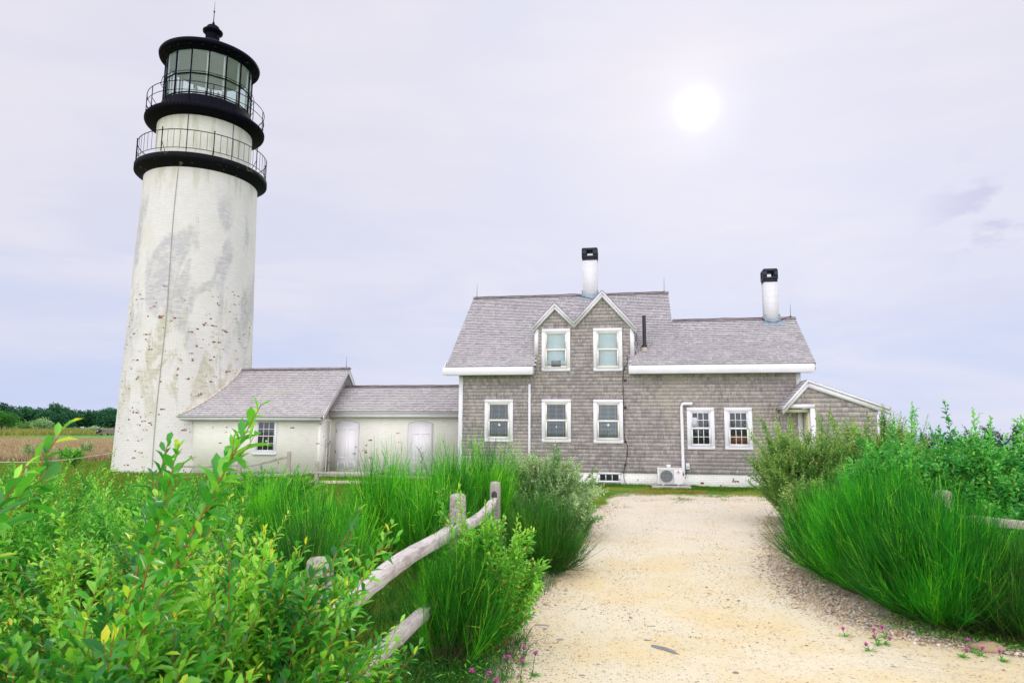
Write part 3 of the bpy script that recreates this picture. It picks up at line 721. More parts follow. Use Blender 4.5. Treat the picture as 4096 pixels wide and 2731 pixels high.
def arch_pts(x0, x1, zs, rise, n=12): return [(x0+(x1-x0)*t, zs+rise*4*t*(1-t)) for t in np.linspace(0, 1, n)]
def door(x0, x1, z0, zl, zs, rise, mat, label, arch_leaf=False):
    f = MB(); o = arch_pts(x0, x1, zs, rise)
    poly = [(x0, z0), (x1, z0)]+o[::-1]
    gp = MB(); gp.prism([(x0-.016, z0), (x1+.016, z0)]+[(x, z+.018) for x, z in arch_pts(x0-.016, x1+.016, zs, rise)][::-1], 'y', LY-.006, LY+.02); gp.build('door_shadow_line', GREYB, lk, recalc=True)  # grey outline strip standing in for the shadow line round the door
    f.prism(poly, 'y', LY-.012, LY+.03); d = tag(f.build('door', WHITE, lk, recalc=True), label)
    m = MB()
    if not arch_leaf:
        a, c = x0+.055, x1-.02; m.box(a, c, LY-.034, LY-.014, z0+.01, zl)
    else:
        a, c = x0+.04, x1-.03; m.prism([(a, z0+.02), (c, z0+.02)]+[(x, z-.05) for x, z in arch_pts(a, c, zs, rise)][::-1], 'y', LY-.034, LY-.014)
    lf = m.build('door_leaf', mat, d, recalc=True)
    m = MB(); xm = (a+c)/2; zt = (zl if not arch_leaf else zs-.28)
    for (pa, pb) in ((a+.11, xm-.055), (xm+.055, c-.11)):
        for za, zb in ((z0+.12, z0+.47), (z0+.64, zt-.12)):
            frame_box(m, pa, pb, za, zb, .022, LY-.043, LY-.034)
    m.build('door_panels', mat, d)
    return d
d1 = door(-12.28, -11.22, .03, 1.985, 2.09, .11, WORND, 'worn white panelled door with handle, nearer the workshop')
mb = MB(); mb.tube([(-11.33, LY-.035, .85), (-11.33, LY-.08, .85)], .03, 10); mb.tube([(-11.33, LY-.08, .85), (-11.45, LY-.08, .85)], .014, 8); mb.build('handle', BRASS, d1)
mb = MB(); mb.tube([(-11.32, LY-.034, 1.12), (-11.32, LY-.055, 1.12)], .035, 12); mb.build('lock', BRASS, d1)
for za in (.85, 1.72):
    mb = MB(); mb.box(-12.235, -12.215, LY-.042, LY-.034, za, za+.14); mb.build('hinge', DARKW, d1)
d2 = door(-9.05, -7.97, .03, 2.1, 2.09, .12, DOORW, 'clean white arched door, nearer the shingled house', True)
mb = MB(); mb.box(-12.66, -12.53, LY-.50, LY-.42, 1.12, 1.47)
mt = thing('electric_meter', (-12.47, 26.6, 1.3), 'grey electric meter box with round dial on the workshop corner', 'electric meter')
mb = MB(); mb.box(-12.495, -12.40, 26.48, 26.66, 1.13, 1.46); bevel(mb.build('box', GREYB, mt), .008)
mb = MB(); mb.tube([(-12.40, 26.57, 1.32), (-12.31, 26.57, 1.32)], .075, 16); mb.build('dial', m_paint('meter_glass', (.3, .33, .35), .2), mt)
mb = MB(); mb.tube([(-12.46, 26.57, 1.14), (-12.46, 26.57, .02)], .02, 8); mb.build('conduit', PVC, mt)
mb = MB(); mb.tube([(-12.44, 26.75, .70), (-12.44, 26.75, .02)], .018, 8); mb.build('conduit', POSTW, mt)
stp = MB(); stp.box(-12.15, -9.9, 25.0, 26.6, .0, .10)
for k in range(7): stp.box(-12.18, -9.87, 24.98+.235*k, 25.2+.235*k, .102, .125)
tag(stp.build('wooden_platform', RAILW, base=(-11, 25.8, 0)), 'low wooden landing on the ground below the worn white door', 'platform')

# ================================================================ KEEPER'S HOUSE
kh = thing('shingled_house', (-.15, 24, 0), 'grey shingled two-storey keeper house with white trim and twin gable dormers', 'house')
F0 = 24.0; SL = .79
WINS = [(-5.13, -4.08, 1.44, 2.97), (-3.03, -1.98, 1.44, 2.97), (-1.18, -.14, 1.42, 2.955), (2.04, 2.96, 1.24, 2.67), (3.29, 4.21, 1.24, 2.67), (-3.03, -1.99, 3.98, 5.53), (-1.16, -.13, 3.965, 5.52)]
ZE = 4.13; ZR = 7.53; YR = 27.80; YE = 23.5
# dormer gables on the facade plane (x,z)
A1, A2 = (-2.55, 6.47), (-.82, 6.88); VAL = (-1.845, 5.78); DL, DR = (-3.33, 5.62), (.33, 5.55)
def gable_z(x):
    x = np.asarray(x, float)
    return np.interp(x, [-3.29, A1[0], VAL[0], A2[0], .29], [5.60, A1[1]-.06, VAL[1]-.02, A2[1]-.06, 5.58])
def keep_wall(a, c, v, v2):
    m = (a+c)/2; ok = np.ones(len(a), bool); zm = (v+v2)/2
    for x0, x1, z0, z1 in WINS: ok &= ~((a > x0+.01) & (c < x1-.01) & (v > z0+.01) & (v2 < z1-.01))
    inl = (m > -3.29) & (m < .29)
    ok &= np.where(inl, v2 < gable_z(m)-.02, v < 4.0)
    # shingled strip only between the corner boards
    return ok
mb = MB()
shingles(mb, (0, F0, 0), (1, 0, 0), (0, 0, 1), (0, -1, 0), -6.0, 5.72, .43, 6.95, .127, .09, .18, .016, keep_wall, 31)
mb.box(-6.05, 5.78, F0+.002, F0+.12, .40, 4.10, .2)
mb.prism([(-3.28, 4.0), (.28, 4.0), (.28, 5.5), (A2[0], A2[1]-.08), (VAL[0], VAL[1]-.02), (A1[0], A1[1]-.08), (-3.28, 5.5)], 'y', F0+.002, F0+.1, .2)
wall = mb.build('wall', WSH, kh)
mb = MB()   # side and rear walls
mb.prism([(F0+.12, .35), (31.6, .35), (31.6, 4.1), (YR, ZR-.15), (F0+.12, ZE+.25)], 'x', -6.08, -5.98, .4)
mb.prism([(F0+.12, .35), (27.9, .35), (27.9, 4.1), (25.93, 5.85), (F0+.12, ZE+.25)], 'x', 5.7, 5.8, .4)
mb.prism([(25.8, 4.0), (31.6, 4.0), (YR, ZR-.15)], 'x', 1.55, 1.65, .4)
mb.box(-6, 1.7, 31.5, 31.6, .35, 4.1, .4); mb.box(1.65, 5.75, 27.8, 27.9, .35, 4.1, .4); mb.box(1.6, 1.7, 27.85, 31.55, .35, 4.1, .4)
mb.build('side_wall', WSH, kh, recalc=True)
mb = MB(); mb.box(-6.04, 5.74, F0+.02, 31.5, -.25, .42); fnd = mb.build('foundation', FBR, kh)
# main roof
def keep_roof(a, c, v, v2):
    y = YE+v*np.cos(math.atan(SL)); z = ZE+v*np.sin(math.atan(SL)); m = (a+c)/2
    ok = np.ones(len(a), bool)
    ok &= ~((m > -3.26) & (m < .12) & (y < 24.05))           # eave interrupted by the wall dormers
    ok &= ~((m > 1.78) & (z > 6.04))                         # lower ridge of the ell
    ok &= ~((m > -3.2) & (m < .2) & (y > 24.05) & (z < gable_z(m)-.15))
    return ok
mb = MB(); ca = math.cos(math.atan(SL)); sa = math.sin(math.atan(SL)); LS = math.hypot(YR-YE, ZR-ZE)
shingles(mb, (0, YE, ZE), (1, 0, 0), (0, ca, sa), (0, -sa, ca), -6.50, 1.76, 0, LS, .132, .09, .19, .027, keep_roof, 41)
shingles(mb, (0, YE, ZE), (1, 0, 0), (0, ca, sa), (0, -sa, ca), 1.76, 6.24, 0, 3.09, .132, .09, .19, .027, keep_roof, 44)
def slab(mb, x0, x1, y0, z0, y1, z1, t=.07): mb.prism([(y0, z0-t-.004), (y1, z1-t-.004), (y1, z1-.004), (y0, z0-.004)], 'x', x0, x1, .1)
slab(mb, -6.48, -3.30, YE, ZE, YR, ZR); slab(mb, -3.30, .12, 24.12, ZE+SL*.62, YR, ZR); slab(mb, .12, 1.76, YE, ZE, YR, ZR); slab(mb, 1.76, 6.22, YE, ZE, 25.93, 6.05)
slab(mb, -6.48, 1.76, 32.1, ZE, YR, ZR); slab(mb, 1.76, 6.22, 28.36, ZE, 25.93, 6.05)
shingles(mb, (0, 32.1, ZE), (1, 0, 0), (0, -ca, sa), (0, sa, ca), -6.5, 1.76, 0, LS, .132, .1, .2, .02, lambda a, c, v, w: np.ones(len(a), bool), 42)
shingles(mb, (0, 28.36, ZE), (1, 0, 0), (0, -ca, sa), (0, sa, ca), 1.76, 6.24, 0, 3.0, .132, .1, .2, .02, lambda a, c, v, w: np.ones(len(a), bool), 43)
roof = mb.build('roof', RSH, kh)
mb = MB()
for x0, x1, y, z in ((-6.5, 1.78, YR, ZR), (1.78, 6.25, 25.94, 6.05)):
    mb.bar((x0, y-.07, z+.012), (x1, y-.07, z+.012), .16, .024, up=(0, -SL, 1)); mb.bar((x0, y+.07, z+.012), (x1, y+.07, z+.012), .16, .024, up=(0, SL, 1))
mb.build('ridge_cap', RIDGE, roof)
mb = MB()
def wob(x0, x1, y, z, n=40, s=1): return [(x, y+.01*math.sin(x*4+s), z+.014*math.sin(x*5.3+s)+.012*math.sin(x*2.1)) for x in np.linspace(x0, x1, n)]
mb.tube(wob(-6.4, -2.0, YR-.10, ZR+.03)+[(-2.0, YR-.1, ZR+.03), (-1.7, YR-.25, ZR-.12), (-1.35, YR-.35, ZR-.22), (-1.0, YR-.2, ZR-.08)]+wob(-.6, 1.6, YR-.10, ZR+.03), .011, 5); mb.build('lightning_cable', DARKW, roof)
mb = MB(); mb.tube(wob(1.9, 5.0, 25.84, 6.08)+[(5.0, 25.84, 6.08), (5.2, 25.6, 5.9), (5.45, 25.55, 5.85), (5.7, 25.7, 5.97), (5.95, 25.84, 6.1), (6.15, 25.9, 6.1)], .011, 5)
mb.build('lightning_cable', DARKW, roof)
rod(roof, -6.36, YR, ZR+.04, .62); rod(roof, 1.60, YR, ZR+.04, .62); rod(roof, 6.08, 25.94, 6.10, .50)
# fascia and soffit
for x0, x1 in ((-6.62, -3.30), (.08, 6.19)):
    mb = MB(); mb.box(x0, x1, YE-.02, YE+.02, 3.83, 4.115); mb.box(x0+.02, x1-.02, YE+.022, F0-.02, 3.85, 3.875)
    mb.prism([(YE+.022, 3.876), (F0-.02, 3.876), (F0-.02, 4.115+.3), (YE+.022, 4.06)], 'x', x0+.001, x0+.03); mb.prism([(YE+.022, 3.876), (F0-.02, 3.876), (F0-.02, 4.115+.3), (YE+.022, 4.06)], 'x', x1-.03, x1-.001)
    bevel(mb.build('fascia', WHITE, kh, recalc=True), .005, 1)
rake(kh, -6.50, -6.46, [(YE, ZE), (YR, ZR), (32.1, ZE)], .2); rake(kh, 6.19, 6.23, [(YE, ZE-.01), (25.93, 6.05), (28.36, ZE)], .2)
mb = MB(); mb.box(-6.12, -5.97, F0-.035, F0+.10, .40, 3.86); bevel(mb.build('corner_board', WHITE, kh), .005, 1)
mb = MB(); mb.box(5.70, 5.85, F0-.035, F0+.10, .42, 3.86); bevel(mb.build('corner_board', WHITE, kh), .005, 1)
# dormer
dm = MB()
def droof(mb, x0, z0, x1, z1, yb, seed, drop=0):
    """dormer roof slope from eave (x0,z0) to ridge (x1,z1), running back to the main roof"""
    L_ = math.hypot(x1-x0, z1-z0); ux, uz = (x1-x0)/L_, (z1-z0)/L_; nx_, nz_ = (-uz, ux) if x1 > x0 else (uz, -ux)
    if x1 < x0: ux_ = ux
    # surface as quads clipped at the main roof: length back depends on height
    rows = np.arange(0, L_, .13)
    for i, v in enumerate(rows):
        w_ = min(v+.14, L_); xa, za = x0+ux*v, z0+uz*v; xb, zb = x0+ux*w_, z0+uz*w_
        yb_ = YE+(max(za, ZE)-ZE)/SL+.15; ya = F0-.16; g = np.random.default_rng(seed+i); y = ya
        while y < yb_:
            y2 = min(y+g.uniform(.10, .19), yb_)
            h = .018
            mb.add([(xa+nx_*h, y+.002, za+nz_*h), (xa+nx_*h, y2-.002, za+nz_*h), (xb+nx_*.003, y2-.002, zb+nz_*.003), (xb+nx_*.003, y+.002, zb+nz_*.003), (xa, y+.002, za), (xa, y2-.002, za)],
                   np.array([(0, 1, 2, 3), (4, 5, 1, 0)]), [g.uniform(), .2]); y = y2
    ybm = YE+(max(z1, ZE)-ZE)/SL+.2; yb0 = YE+(max(z0, ZE)-ZE)/SL+.2
    mb.add([(x0, F0-.16, z0-.002), (x1, F0-.16, z1-.002), (x1, ybm, z1-.002), (x0, yb0, z0-.002), (x0, F0-.16, z0-.03), (x1, F0-.16, z1-.03), (x1, ybm, z1-.03), (x0, yb0, z0-.03)],
           np.array([(0, 1, 2, 3), (7, 6, 5, 4), (0, 4, 5, 1)]), .1)
droof(dm, DL[0]-.03, DL[1]+.01, A1[0], A1[1]+.02, 0, 500); droof(dm, VAL[0]+.0, VAL[1], A1[0], A1[1]+.02, 0, 600)
droof(dm, VAL[0], VAL[1], A2[0], A2[1]+.02, 0, 700); droof(dm, DR[0]+.03, DR[1]+.01, A2[0], A2[1]+.02, 0, 800)
dormer = tag(dm.build('dormer', RSH, kh), None)
def rk(x0, z0, x1, z1, w, y0, y1, mb): 
    mb.prism([(x0, z0-w), (x1, z1-w), (x1, z1), (x0, z0)], 'y', y0, y1)
mb = MB()
for (p, q) in (((DL[0]-.03, DL[1]-.02), A1), ((VAL[0], VAL[1]-.02), A1), ((VAL[0], VAL[1]-.02), A2), ((DR[0]+.03, DR[1]-.02), A2)):
    rk(p[0], p[1], q[0], q[1], .10, F0-.150, F0-.120, mb); rk(p[0], p[1]-.07, q[0], q[1]-.07, .16, F0-.117, F0-.03, mb)
mb.build('rake_board', WHITE, dormer, recalc=True)
mb = MB(); mb.box(-3.30, -3.16, F0-.05, F0+.02, 4.57, 5.52); mb.box(-3.302, -3.27, F0+.021, 25.0, 4.6, 5.55, .3); mb.build('corner_board', WHITE, dormer)
mb = MB(); mb.box(.15, .295, F0-.05, F0+.02, 4.49, 5.50); mb.build('corner_board', WHITE, dormer)
mb = MB(); mb.prism([(F0+.02, 4.2), (25.6, 5.6), (F0+.02, 5.55)], 'x', .24, .28); mb.prism([(F0+.02, 4.2), (25.6, 5.6), (F0+.02, 5.6)], 'x', -3.28, -3.24); mb.build('cheek', WSH, dormer, recalc=True)
# windows
lab = ['lower window behind the tall bush, sky reflected in its blinds', 'lower middle window with dark blinds', 'lower window beside the black cable, blinds with diamond sticker', 'six over six window beside the white pipe', 'six over six window with orange cabinet inside', 'dormer window with box fan', 'dormer window with closed pale shade']
kinds = ['blind', 'blind', 'blind_dense', 'white', 'white', 'shade', 'shade']; mt_ = [None, None, None, (3, 2), (3, 2), None, None]
wobj = []
for wv, l_, k_, m_ in zip(WINS, lab, kinds, mt_): wobj.append(window(kh, F0-.02, *wv, .115, k_, m_, label=l_))
def flat(w, name, mat, pts, y):
    mb = MB(); mb.prism(pts, 'y', y, y+.003); return mb.build(name, mat, w, recalc=True)
for (w, s), x, z in ((wobj[0], -4.58, 2.04), (wobj[2], -.66, 2.05)): flat(w, 'sticker', WHITE, [(x-.055, z), (x, z-.055), (x+.055, z), (x, z+.055)], F0-.066)
flat(wobj[1][0], 'sticker', m_paint('pale_blue_sticker', (.3, .6, .65), .5), [(-2.525, 1.93), (-2.475, 1.93), (-2.475, 2.0), (-2.5, 2.03), (-2.525, 2.0)], F0-.066)
w, s = wobj[3]; flat(w, 'paper_notice', WHITE, [(2.22, 2.02), (2.385, 2.02), (2.385, 2.33), (2.22, 2.33)], F0-.035); flat(w, 'red_notice', REDP, [(2.30, 1.99), (2.385, 1.99), (2.385, 2.03), (2.28, 2.04)], F0-.038)
w, s = wobj[4]; flat(w, 'cabinet', COUNTER, [(s[0], s[2]), (s[1], s[2]), (s[1], s[2]+.30), (s[0], s[2]+.30)], F0-.030)
# box fan in dormer window
w, s = wobj[5]
mb = MB(); mb.box(-2.87, -2.14, F0-.062, F0-.052, 4.13, 4.37); fan = mb.build('box_fan', m_paint('fan_surround', (.28, .38, .40), .4), w)
mb = MB(); mb.box(-2.68, -2.33, F0-.07, F0-.063, 4.14, 4.36); mb.build('fan_unit', ACG, fan)
mb = MB()
for k in range(9): mb.box(-2.67+.042*k, -2.665+.042*k, F0-.0725, F0-.0705, 4.15, 4.35)
mb.build('fan_grille', GREYB, fan)
# basement window
mb = MB(); frame_box(mb, -1.04, -.26, .06, .41, .07, F0-.035, F0+.03); bw = tag(mb.build('basement_window', WHITE, kh), 'small three-pane basement window in the white foundation')
mb = MB(); mb.box(-.98, -.32, F0-.005, F0+.03, .12, .36); mb.build('dark_interior', DARKROOM, bw)
mb = MB(); 
for x in (-.77, -.55): mb.box(x-.014, x+.014, F0-.028, F0-.006, .13, .34)
mb.build('muntin', WHITE, bw)
mb = MB(); mb.quad((-.97, F0-.01, .13), (-.33, F0-.01, .13), (-.33, F0-.01, .34), (-.97, F0-.01, .34)); mb.build('pane', WGLASS, bw)
# chimneys
def chimney(x0, x1, y0, y1, zb, zc, zt, lbl):
    mb = MB(); mb.box(x0, x1, y0, y1, zb, zc); c = tag(mb.build('chimney', CHB, roof), lbl)
    mb = MB(); e = .025; h = zt-zc; wx = .17 if x1-x0 > .5 else .15
    xm, ym = (x0+x1)/2, (y0+y1)/2; o = .13
    # black cap: base band, four corner piers round open flues, lid courses
    mb.box(x0-.005, x1+.005, y0-.005, y1+.005, zc, zc+h*.22)
    mb.box(x0-e, x1+e, y0-e, y1+e, zc+h*.22+.001, zc+h*.37)
    for xa, xb in ((x0-e, xm-o), (xm+o, x1+e)):
        for ya, yb in ((y0-e, ym-o), (ym+o, y1+e)): mb.box(xa, xb, ya, yb, zc+h*.37+.001, zc+h*.81)
    mb.box(x0-e, x1+e, y0-e, y1+e, zc+h*.81+.001, zc+h*.92); mb.box(x0-.005, x1+.005, y0-.005, y1+.005, zc+h*.92+.001, zt)
    mb.build('cap', CHIMB, c)
    mb = MB(); q = .14; zf = ZE+SL*(y0-YE)
    mb.box(x0-.03, x1+.03, y0-.035, y0-.003, zf-.25, zf+.16); mb.box(x0-.035, x0-.003, y0-.03, y1, zf-.1, zf+.33); mb.box(x1+.003, x1+.035, y0-.03, y1, zf-.1, zf+.33)
    mb.add([(x0-.16, y0-.22, zf-.22*SL+.03), (x1+.16, y0-.22, zf-.22*SL+.03), (x1+.16, y0+.12, zf+.12*SL+.03), (x0-.16, y0+.12, zf+.12*SL+.03)], np.array([(0, 1, 2, 3)]))
    mb.build('flashing', LEAD, c); return c
chimney(-1.76, -1.14, 27.62, 28.2, 7.0, 9.00, 9.54, 'taller white brick chimney with black cap behind the dormers')
chimney(5.15, 5.62, 25.68, 26.2, 5.5, 7.41, 7.92, 'white brick chimney with black cap near the right roof end')
# vent pipe
mb = MB(); mb.tube([(.66, 24.22, 4.62), (.66, 24.22, 5.98)], .065, 12); mb.tube([(.66, 24.22, 4.80), (.66, 24.22, 4.90)], .10, 12); vp = mb.build('vent_pipe', m_paint('black_pipe', (.02, .02, .025), .45, .2, 8), roof)
mb = MB(); mb.lathe((.66, 24.22), [(.13, 4.66), (.10, 4.83)], 14); mb.build('collar', CONC, vp)
# downspout, cable, boxes
mb = MB(); mb.box(-3.52, -3.435, F0-.07, F0-.022, .35, 3.52); bevel(mb.build('downspout', WHITE, kh), .01)
mb = MB(); mb.tube([(.02, 24.10, 4.55), (.08, 23.9, 4.30), (-.05, 23.9, 4.1), (-.11, F0-.03, 3.96), (-.13, F0-.03, 3.52), (-.11, F0-.03, 2.93), (-.12, F0-.06, 2.9), (-.12, F0-.06, 1.73), (-.08, F0-.035, 1.48), (-.0, F0-.035, 1.35), (-.01, F0-.035, 1.18), (-.03, F0-.035, .95), (-.10, F0-.035, .68), (-.15, F0-.04, .42), (-.14, F0-.03, .2), (-.09, F0-.05, .02)], .012, 6)
mb.build('black_cable', DARKW, kh); mb = MB()
mb.tube([(.38, 24.15, 5.3), (.36, 24.05, 5.1), (.42, 24.08, 4.95), (.36, 24.02, 4.75), (.30, 23.95, 4.5)], .010, 5)
mb.build('black_cable', DARKW, kh)
for x, z in ((-.05, 3.64), (-.06, 2.67), (-.07, 1.49), (-.09, .68)):
    mb = MB(); mb.box(x-.035, x+.035, F0-.05, F0-.018, z-.035, z+.035); mb.build('wall_clip', DARKW, kh)
mb = MB(); ln = [(2.20, F0-.10, 2.80), (2.05, F0-.10, 2.80), (1.93, F0-.10, 2.80), (1.885, F0-.10, 2.77), (1.87, F0-.10, 2.70), (1.87, F0-.10, 1.5), (1.87, F0-.10, .42)]
mb.tube(ln, .055, 12); mb.tube([(2.16, F0-.10, 2.80), (2.23, F0-.10, 2.80)], .065, 12); mb.tube([(1.90, F0-.09, .40), (1.90, F0-.09, .12)], .025, 8); bx = mb.build('white_pipe', PVC, kh, smooth=True)
mb = MB(); mb.box(1.96, 2.09, F0-.11, F0-.016, .56, .77); ub = bevel(mb.build('utility_box', m_paint('light_grey_box', (.55, .62, .62), .45), kh), .008)
mb = MB(); mb.box(1.97, 2.08, F0-.122, F0-.111, .64, .66); mb.build('box_lip', GREYB, ub)
mb = MB(); mb.tube([(1.98, F0-.06, .56), (1.98, F0-.06, .45), (1.95, F0-.06, .3), (1.90, F0-.08, .2)], .011, 6); mb.build('black_cable', DARKW, kh)
mb = MB(); mb.box(1.31, 1.46, F0-.07, F0-.016, .585, .715); vl = mb.build('outlet_cover', CREAM, kh)
mb = MB(); mb.box(1.34, 1.43, F0-.085, F0-.071, .60, .66); mb.build('flap', WHITE, vl)

# ------------------------------------------------ side porch (part of the house)
po = MB(); PY = 23.05
AP = (5.83, 3.55); EL = (5.02, 2.64); ER = (8.28, 2.63)
for (p, q, sg) in ((EL, AP, 1), (ER, AP, -1)):
    L_ = math.hypot(q[0]-p[0], q[1]-p[1]); ux, uz = (q[0]-p[0])/L_, (q[1]-p[1])/L_; nn_ = (-uz*sg, ux*sg)
    y1_ = 24.0 if sg == 1 else 25.2
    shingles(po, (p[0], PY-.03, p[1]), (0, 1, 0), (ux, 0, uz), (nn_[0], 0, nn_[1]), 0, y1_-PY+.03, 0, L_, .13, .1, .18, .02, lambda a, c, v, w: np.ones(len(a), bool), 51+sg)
    po.prism([(p[0], p[1]-.06), (q[0], q[1]-.06), (q[0], q[1]-.003), (p[0], p[1]-.003)], 'y', PY-.03, y1_, .1)
porch = tag(po.build('porch', RSH, kh), None)
mb = MB()
rk(EL[0]-.0, EL[1]-.01, AP[0], AP[1]-.01, .09, PY-.045, PY-.015, mb); rk(ER[0], ER[1]-.01, AP[0], AP[1]-.01, .07, PY-.045, PY-.015, mb)
rk(EL[0], EL[1]-.07, AP[0], AP[1]-.09, .16, PY-.012, PY+.05, mb); rk(ER[0], ER[1]-.06, AP[0], AP[1]-.09, .16, PY-.012, PY+.05, mb)
mb.build('rake_board', WHITE, porch, recalc=True)
mb = MB(); WY = PY+.08
def keep_p(a, c, v, v2):
    m = (a+c)/2; zt = np.where(m < AP[0], EL[1]+(m-EL[0])*(AP[1]-EL[1])/(AP[0]-EL[0]), ER[1]+(ER[0]-m)*(AP[1]-ER[1])/(ER[0]-AP[0]))-.12
    return (v2 < zt) & ~((m < 5.95) & (v < 2.68)) & (m < 7.95)
shingles(mb, (0, WY, 0), (1, 0, 0), (0, 0, 1), (0, -1, 0), 5.2, 7.93, .4, 3.4, .15, .09, .2, .016, keep_p, 61)
mb.prism([(5.95, .0), (7.93, .0), (7.93, 2.50), (AP[0], AP[1]-.2), (5.15, 2.64), (5.95, 2.64)], 'y', WY+.003, WY+.1, .2)
mb.box(7.83, 7.93, WY+.1, 25.1, 0, 2.55, .3); mb.build('wall', WSH, porch, recalc=True)
mb = MB(); mb.box(5.22, 6.03, WY-.04, WY+.02, 2.62, 2.75); mb.box(5.88, 6.03, WY-.04, WY+.10, .1, 2.618); mb.build('door_frame', WHITE, porch)
mb = MB(); mb.box(5.86, 5.94, WY+.12, 24.2, .1, 2.62); mb.box(5.1, 5.9, WY+.1, 24, 2.50, 2.60, .1); mb.build('inner_wall', m_paint('cream_wall', (.72, .70, .52), .6), porch)
mb = MB(); mb.box(7.88, 8.0, WY-.03, WY+.08, .0, 2.42); mb.build('corner_board', WHITE, porch)

# ------------------------------------------------ heat pump unit on its slab
sb = MB(); sb.box(.78, 2.03, 22.80, 23.9, -.02, .055); tag(bevel(sb.build('concrete_slab', CONC, base=(1.4, 23.3, 0)), .01), 'flat grey concrete slab on the grass at the foundation', 'slab')
ac = thing('air_conditioner', (1.4, 23.4, .055), 'white outdoor air conditioner with round fan grille beside the white pipe', 'air conditioner')
AY = 23.28
mb = MB(); mb.box(.98, 1.80, AY, AY+.30, .10, .62); mb.box(1.801, 1.85, AY+.03, AY+.28, .12, .36); mb.box(.965, 1.815, AY-.012, AY+.31, .605, .632); body = bevel(mb.build('body', ACW, ac), .012, 2)
mb = MB(); mb.box(1.805, 1.83, AY+.05, AY+.2, .38, .5); mb.build('side_port', DARKW, ac)
for x in (1.12, 1.62):
    mb = MB(); mb.box(x, x+.07, AY-.02, AY+.32, .055, .10); mb.build('foot', GREYB, ac)
mb = MB(); mb.tube([(1.27, AY-.001, .355), (1.27, AY-.006, .355)], .205, 40); mb.build('fan', ACG, ac)
mb = MB()
mb.tube([(1.27+.208*math.cos(t), AY-.012, .355+.208*math.sin(t)) for t in np.linspace(0, 2*math.pi, 40, endpoint=False)], .006, 6, closed=True)
for k in range(9): z = .17+.046*k; mb.box(1.045, 1.50, AY-.016, AY-.010, z-.003, z+.003)
frame_box(mb, 1.04, 1.51, .135, .575, .012, AY-.014, AY-.002); mb.build('grille', GREYB, ac)
mb = MB()
cx_, cz_, s_ = 1.655, .515, .030
for k in range(3):
    a = math.pi/2+2*math.pi*k/3; d = (math.cos(a), math.sin(a)); e1 = (math.cos(a-math.pi/6), math.sin(a-math.pi/6)); e2 = (math.cos(a+math.pi/6), math.sin(a+math.pi/6))
    mb.prism([(cx_, cz_), (cx_+e1[0]*s_, cz_+e1[1]*s_), (cx_+(e1[0]+e2[0])*s_, cz_+(e1[1]+e2[1])*s_), (cx_+e2[0]*s_, cz_+e2[1]*s_)], 'y', AY-.004, AY-.001)
mb.build('logo', REDP, ac, recalc=True)
def text(name, s, size, loc, mat, parent):
    cu = bpy.data.curves.new(name, 'FONT'); cu.body = s; cu.size = size; cu.extrude = .0008; cu.align_x = 'CENTER'
    t = bpy.data.objects.new(name, cu); COL.objects.link(t); dg = bpy.context.evaluated_depsgraph_get(); me = bpy.data.meshes.new_from_object(t.evaluated_get(dg)); bpy.data.objects.remove(t)
    me.transform(Matrix.Translation(Vector(loc)-sum((c_.location for c_ in [parent]+chain(parent)), Vector())) @ Matrix.Rotation(R(90), 4, 'X')); me.materials.clear(); me.materials.append(mat)
    o = bpy.data.objects.new(name, me); COL.objects.link(o); o.parent = parent; return o
text('lettering', 'MITSUBISHI', .024, (1.655, AY-.002, .468), REDP, ac)
text('lettering', 'ELECTRIC', .026, (1.655, AY-.002, .435), BLUEP, ac)
print('structures ok')
# ================================================================ VEGETATION GENERATORS
def unit(v): return v/np.maximum(np.linalg.norm(v, axis=-1, keepdims=True), 1e-9)
def bez(P0, P1, P2, t):
    t = t[None, :, None]; return (1-t)**2*P0[:, None]+2*t*(1-t)*P1[:, None]+t*t*P2[:, None]
def bezt(P0, P1, P2, t):
    t = t[:, None]; return (1-t)**2*P0+2*t*(1-t)*P1+t*t*P2, unit(2*(1-t)*(P1-P0)+2*t*(P2-P1))
def tubes(mb, P0, P1, P2, r0, r1, K=5, S_=3, tone=.5):
    n = len(P0); t = np.linspace(0, 1, K); C_ = bez(P0, P1, P2, t)
    T = unit(P2-P0); A = unit(np.cross(T, np.array([.31, .2, .9]))); B_ = np.cross(T, A)
    rad = (np.asarray(r0).reshape(-1, 1)*(1-t)+np.asarray(r1).reshape(-1, 1)*t)
    a = np.arange(S_)*2*np.pi/S_
    off = A[:, None, None]*np.cos(a)[None, None, :, None]+B_[:, None, None]*np.sin(a)[None, None, :, None]
    V = C_[:, :, None]+off*rad[:, :, None, None]; b0 = np.arange(n)[:, None]*K*S_
    i, k = np.meshgrid(np.arange(K-1), np.arange(S_), indexing='ij'); i = i.ravel(); k = k.ravel()
    f = np.stack([i*S_+k, i*S_+(k+1) % S_, (i+1)*S_+(k+1) % S_, (i+1)*S_+k], -1)
    mb.add(V.reshape(-1, 3), (b0[:, :, None]+f[None]).reshape(-1, 4), np.repeat(np.broadcast_to(tone, (n,)), len(f)))
def ribbons(mb, P0, P1, P2, w0, w1, K=4, tone=.5, g=None):
    g = g or rng
    n = len(P0); t = np.linspace(0, 1, K); C_ = bez(P0, P1, P2, t); T = unit(P2-P0)
    A = unit(np.cross(T, g.normal(size=(n, 3)))); w = (np.asarray(w0).reshape(-1, 1)*(1-t)+np.asarray(w1).reshape(-1, 1)*t)
    V = np.stack([C_-A[:, None]*w[:, :, None]/2, C_+A[:, None]*w[:, :, None]/2], 2); b0 = np.arange(n)[:, None]*K*2
    i = np.arange(K-1); f = np.stack([2*i, 2*i+1, 2*i+3, 2*i+2], -1)
    mb.add(V.reshape(-1, 3), (b0[:, :, None]+f[None]).reshape(-1, 4), np.repeat(np.broadcast_to(tone, (n,)), K-1))
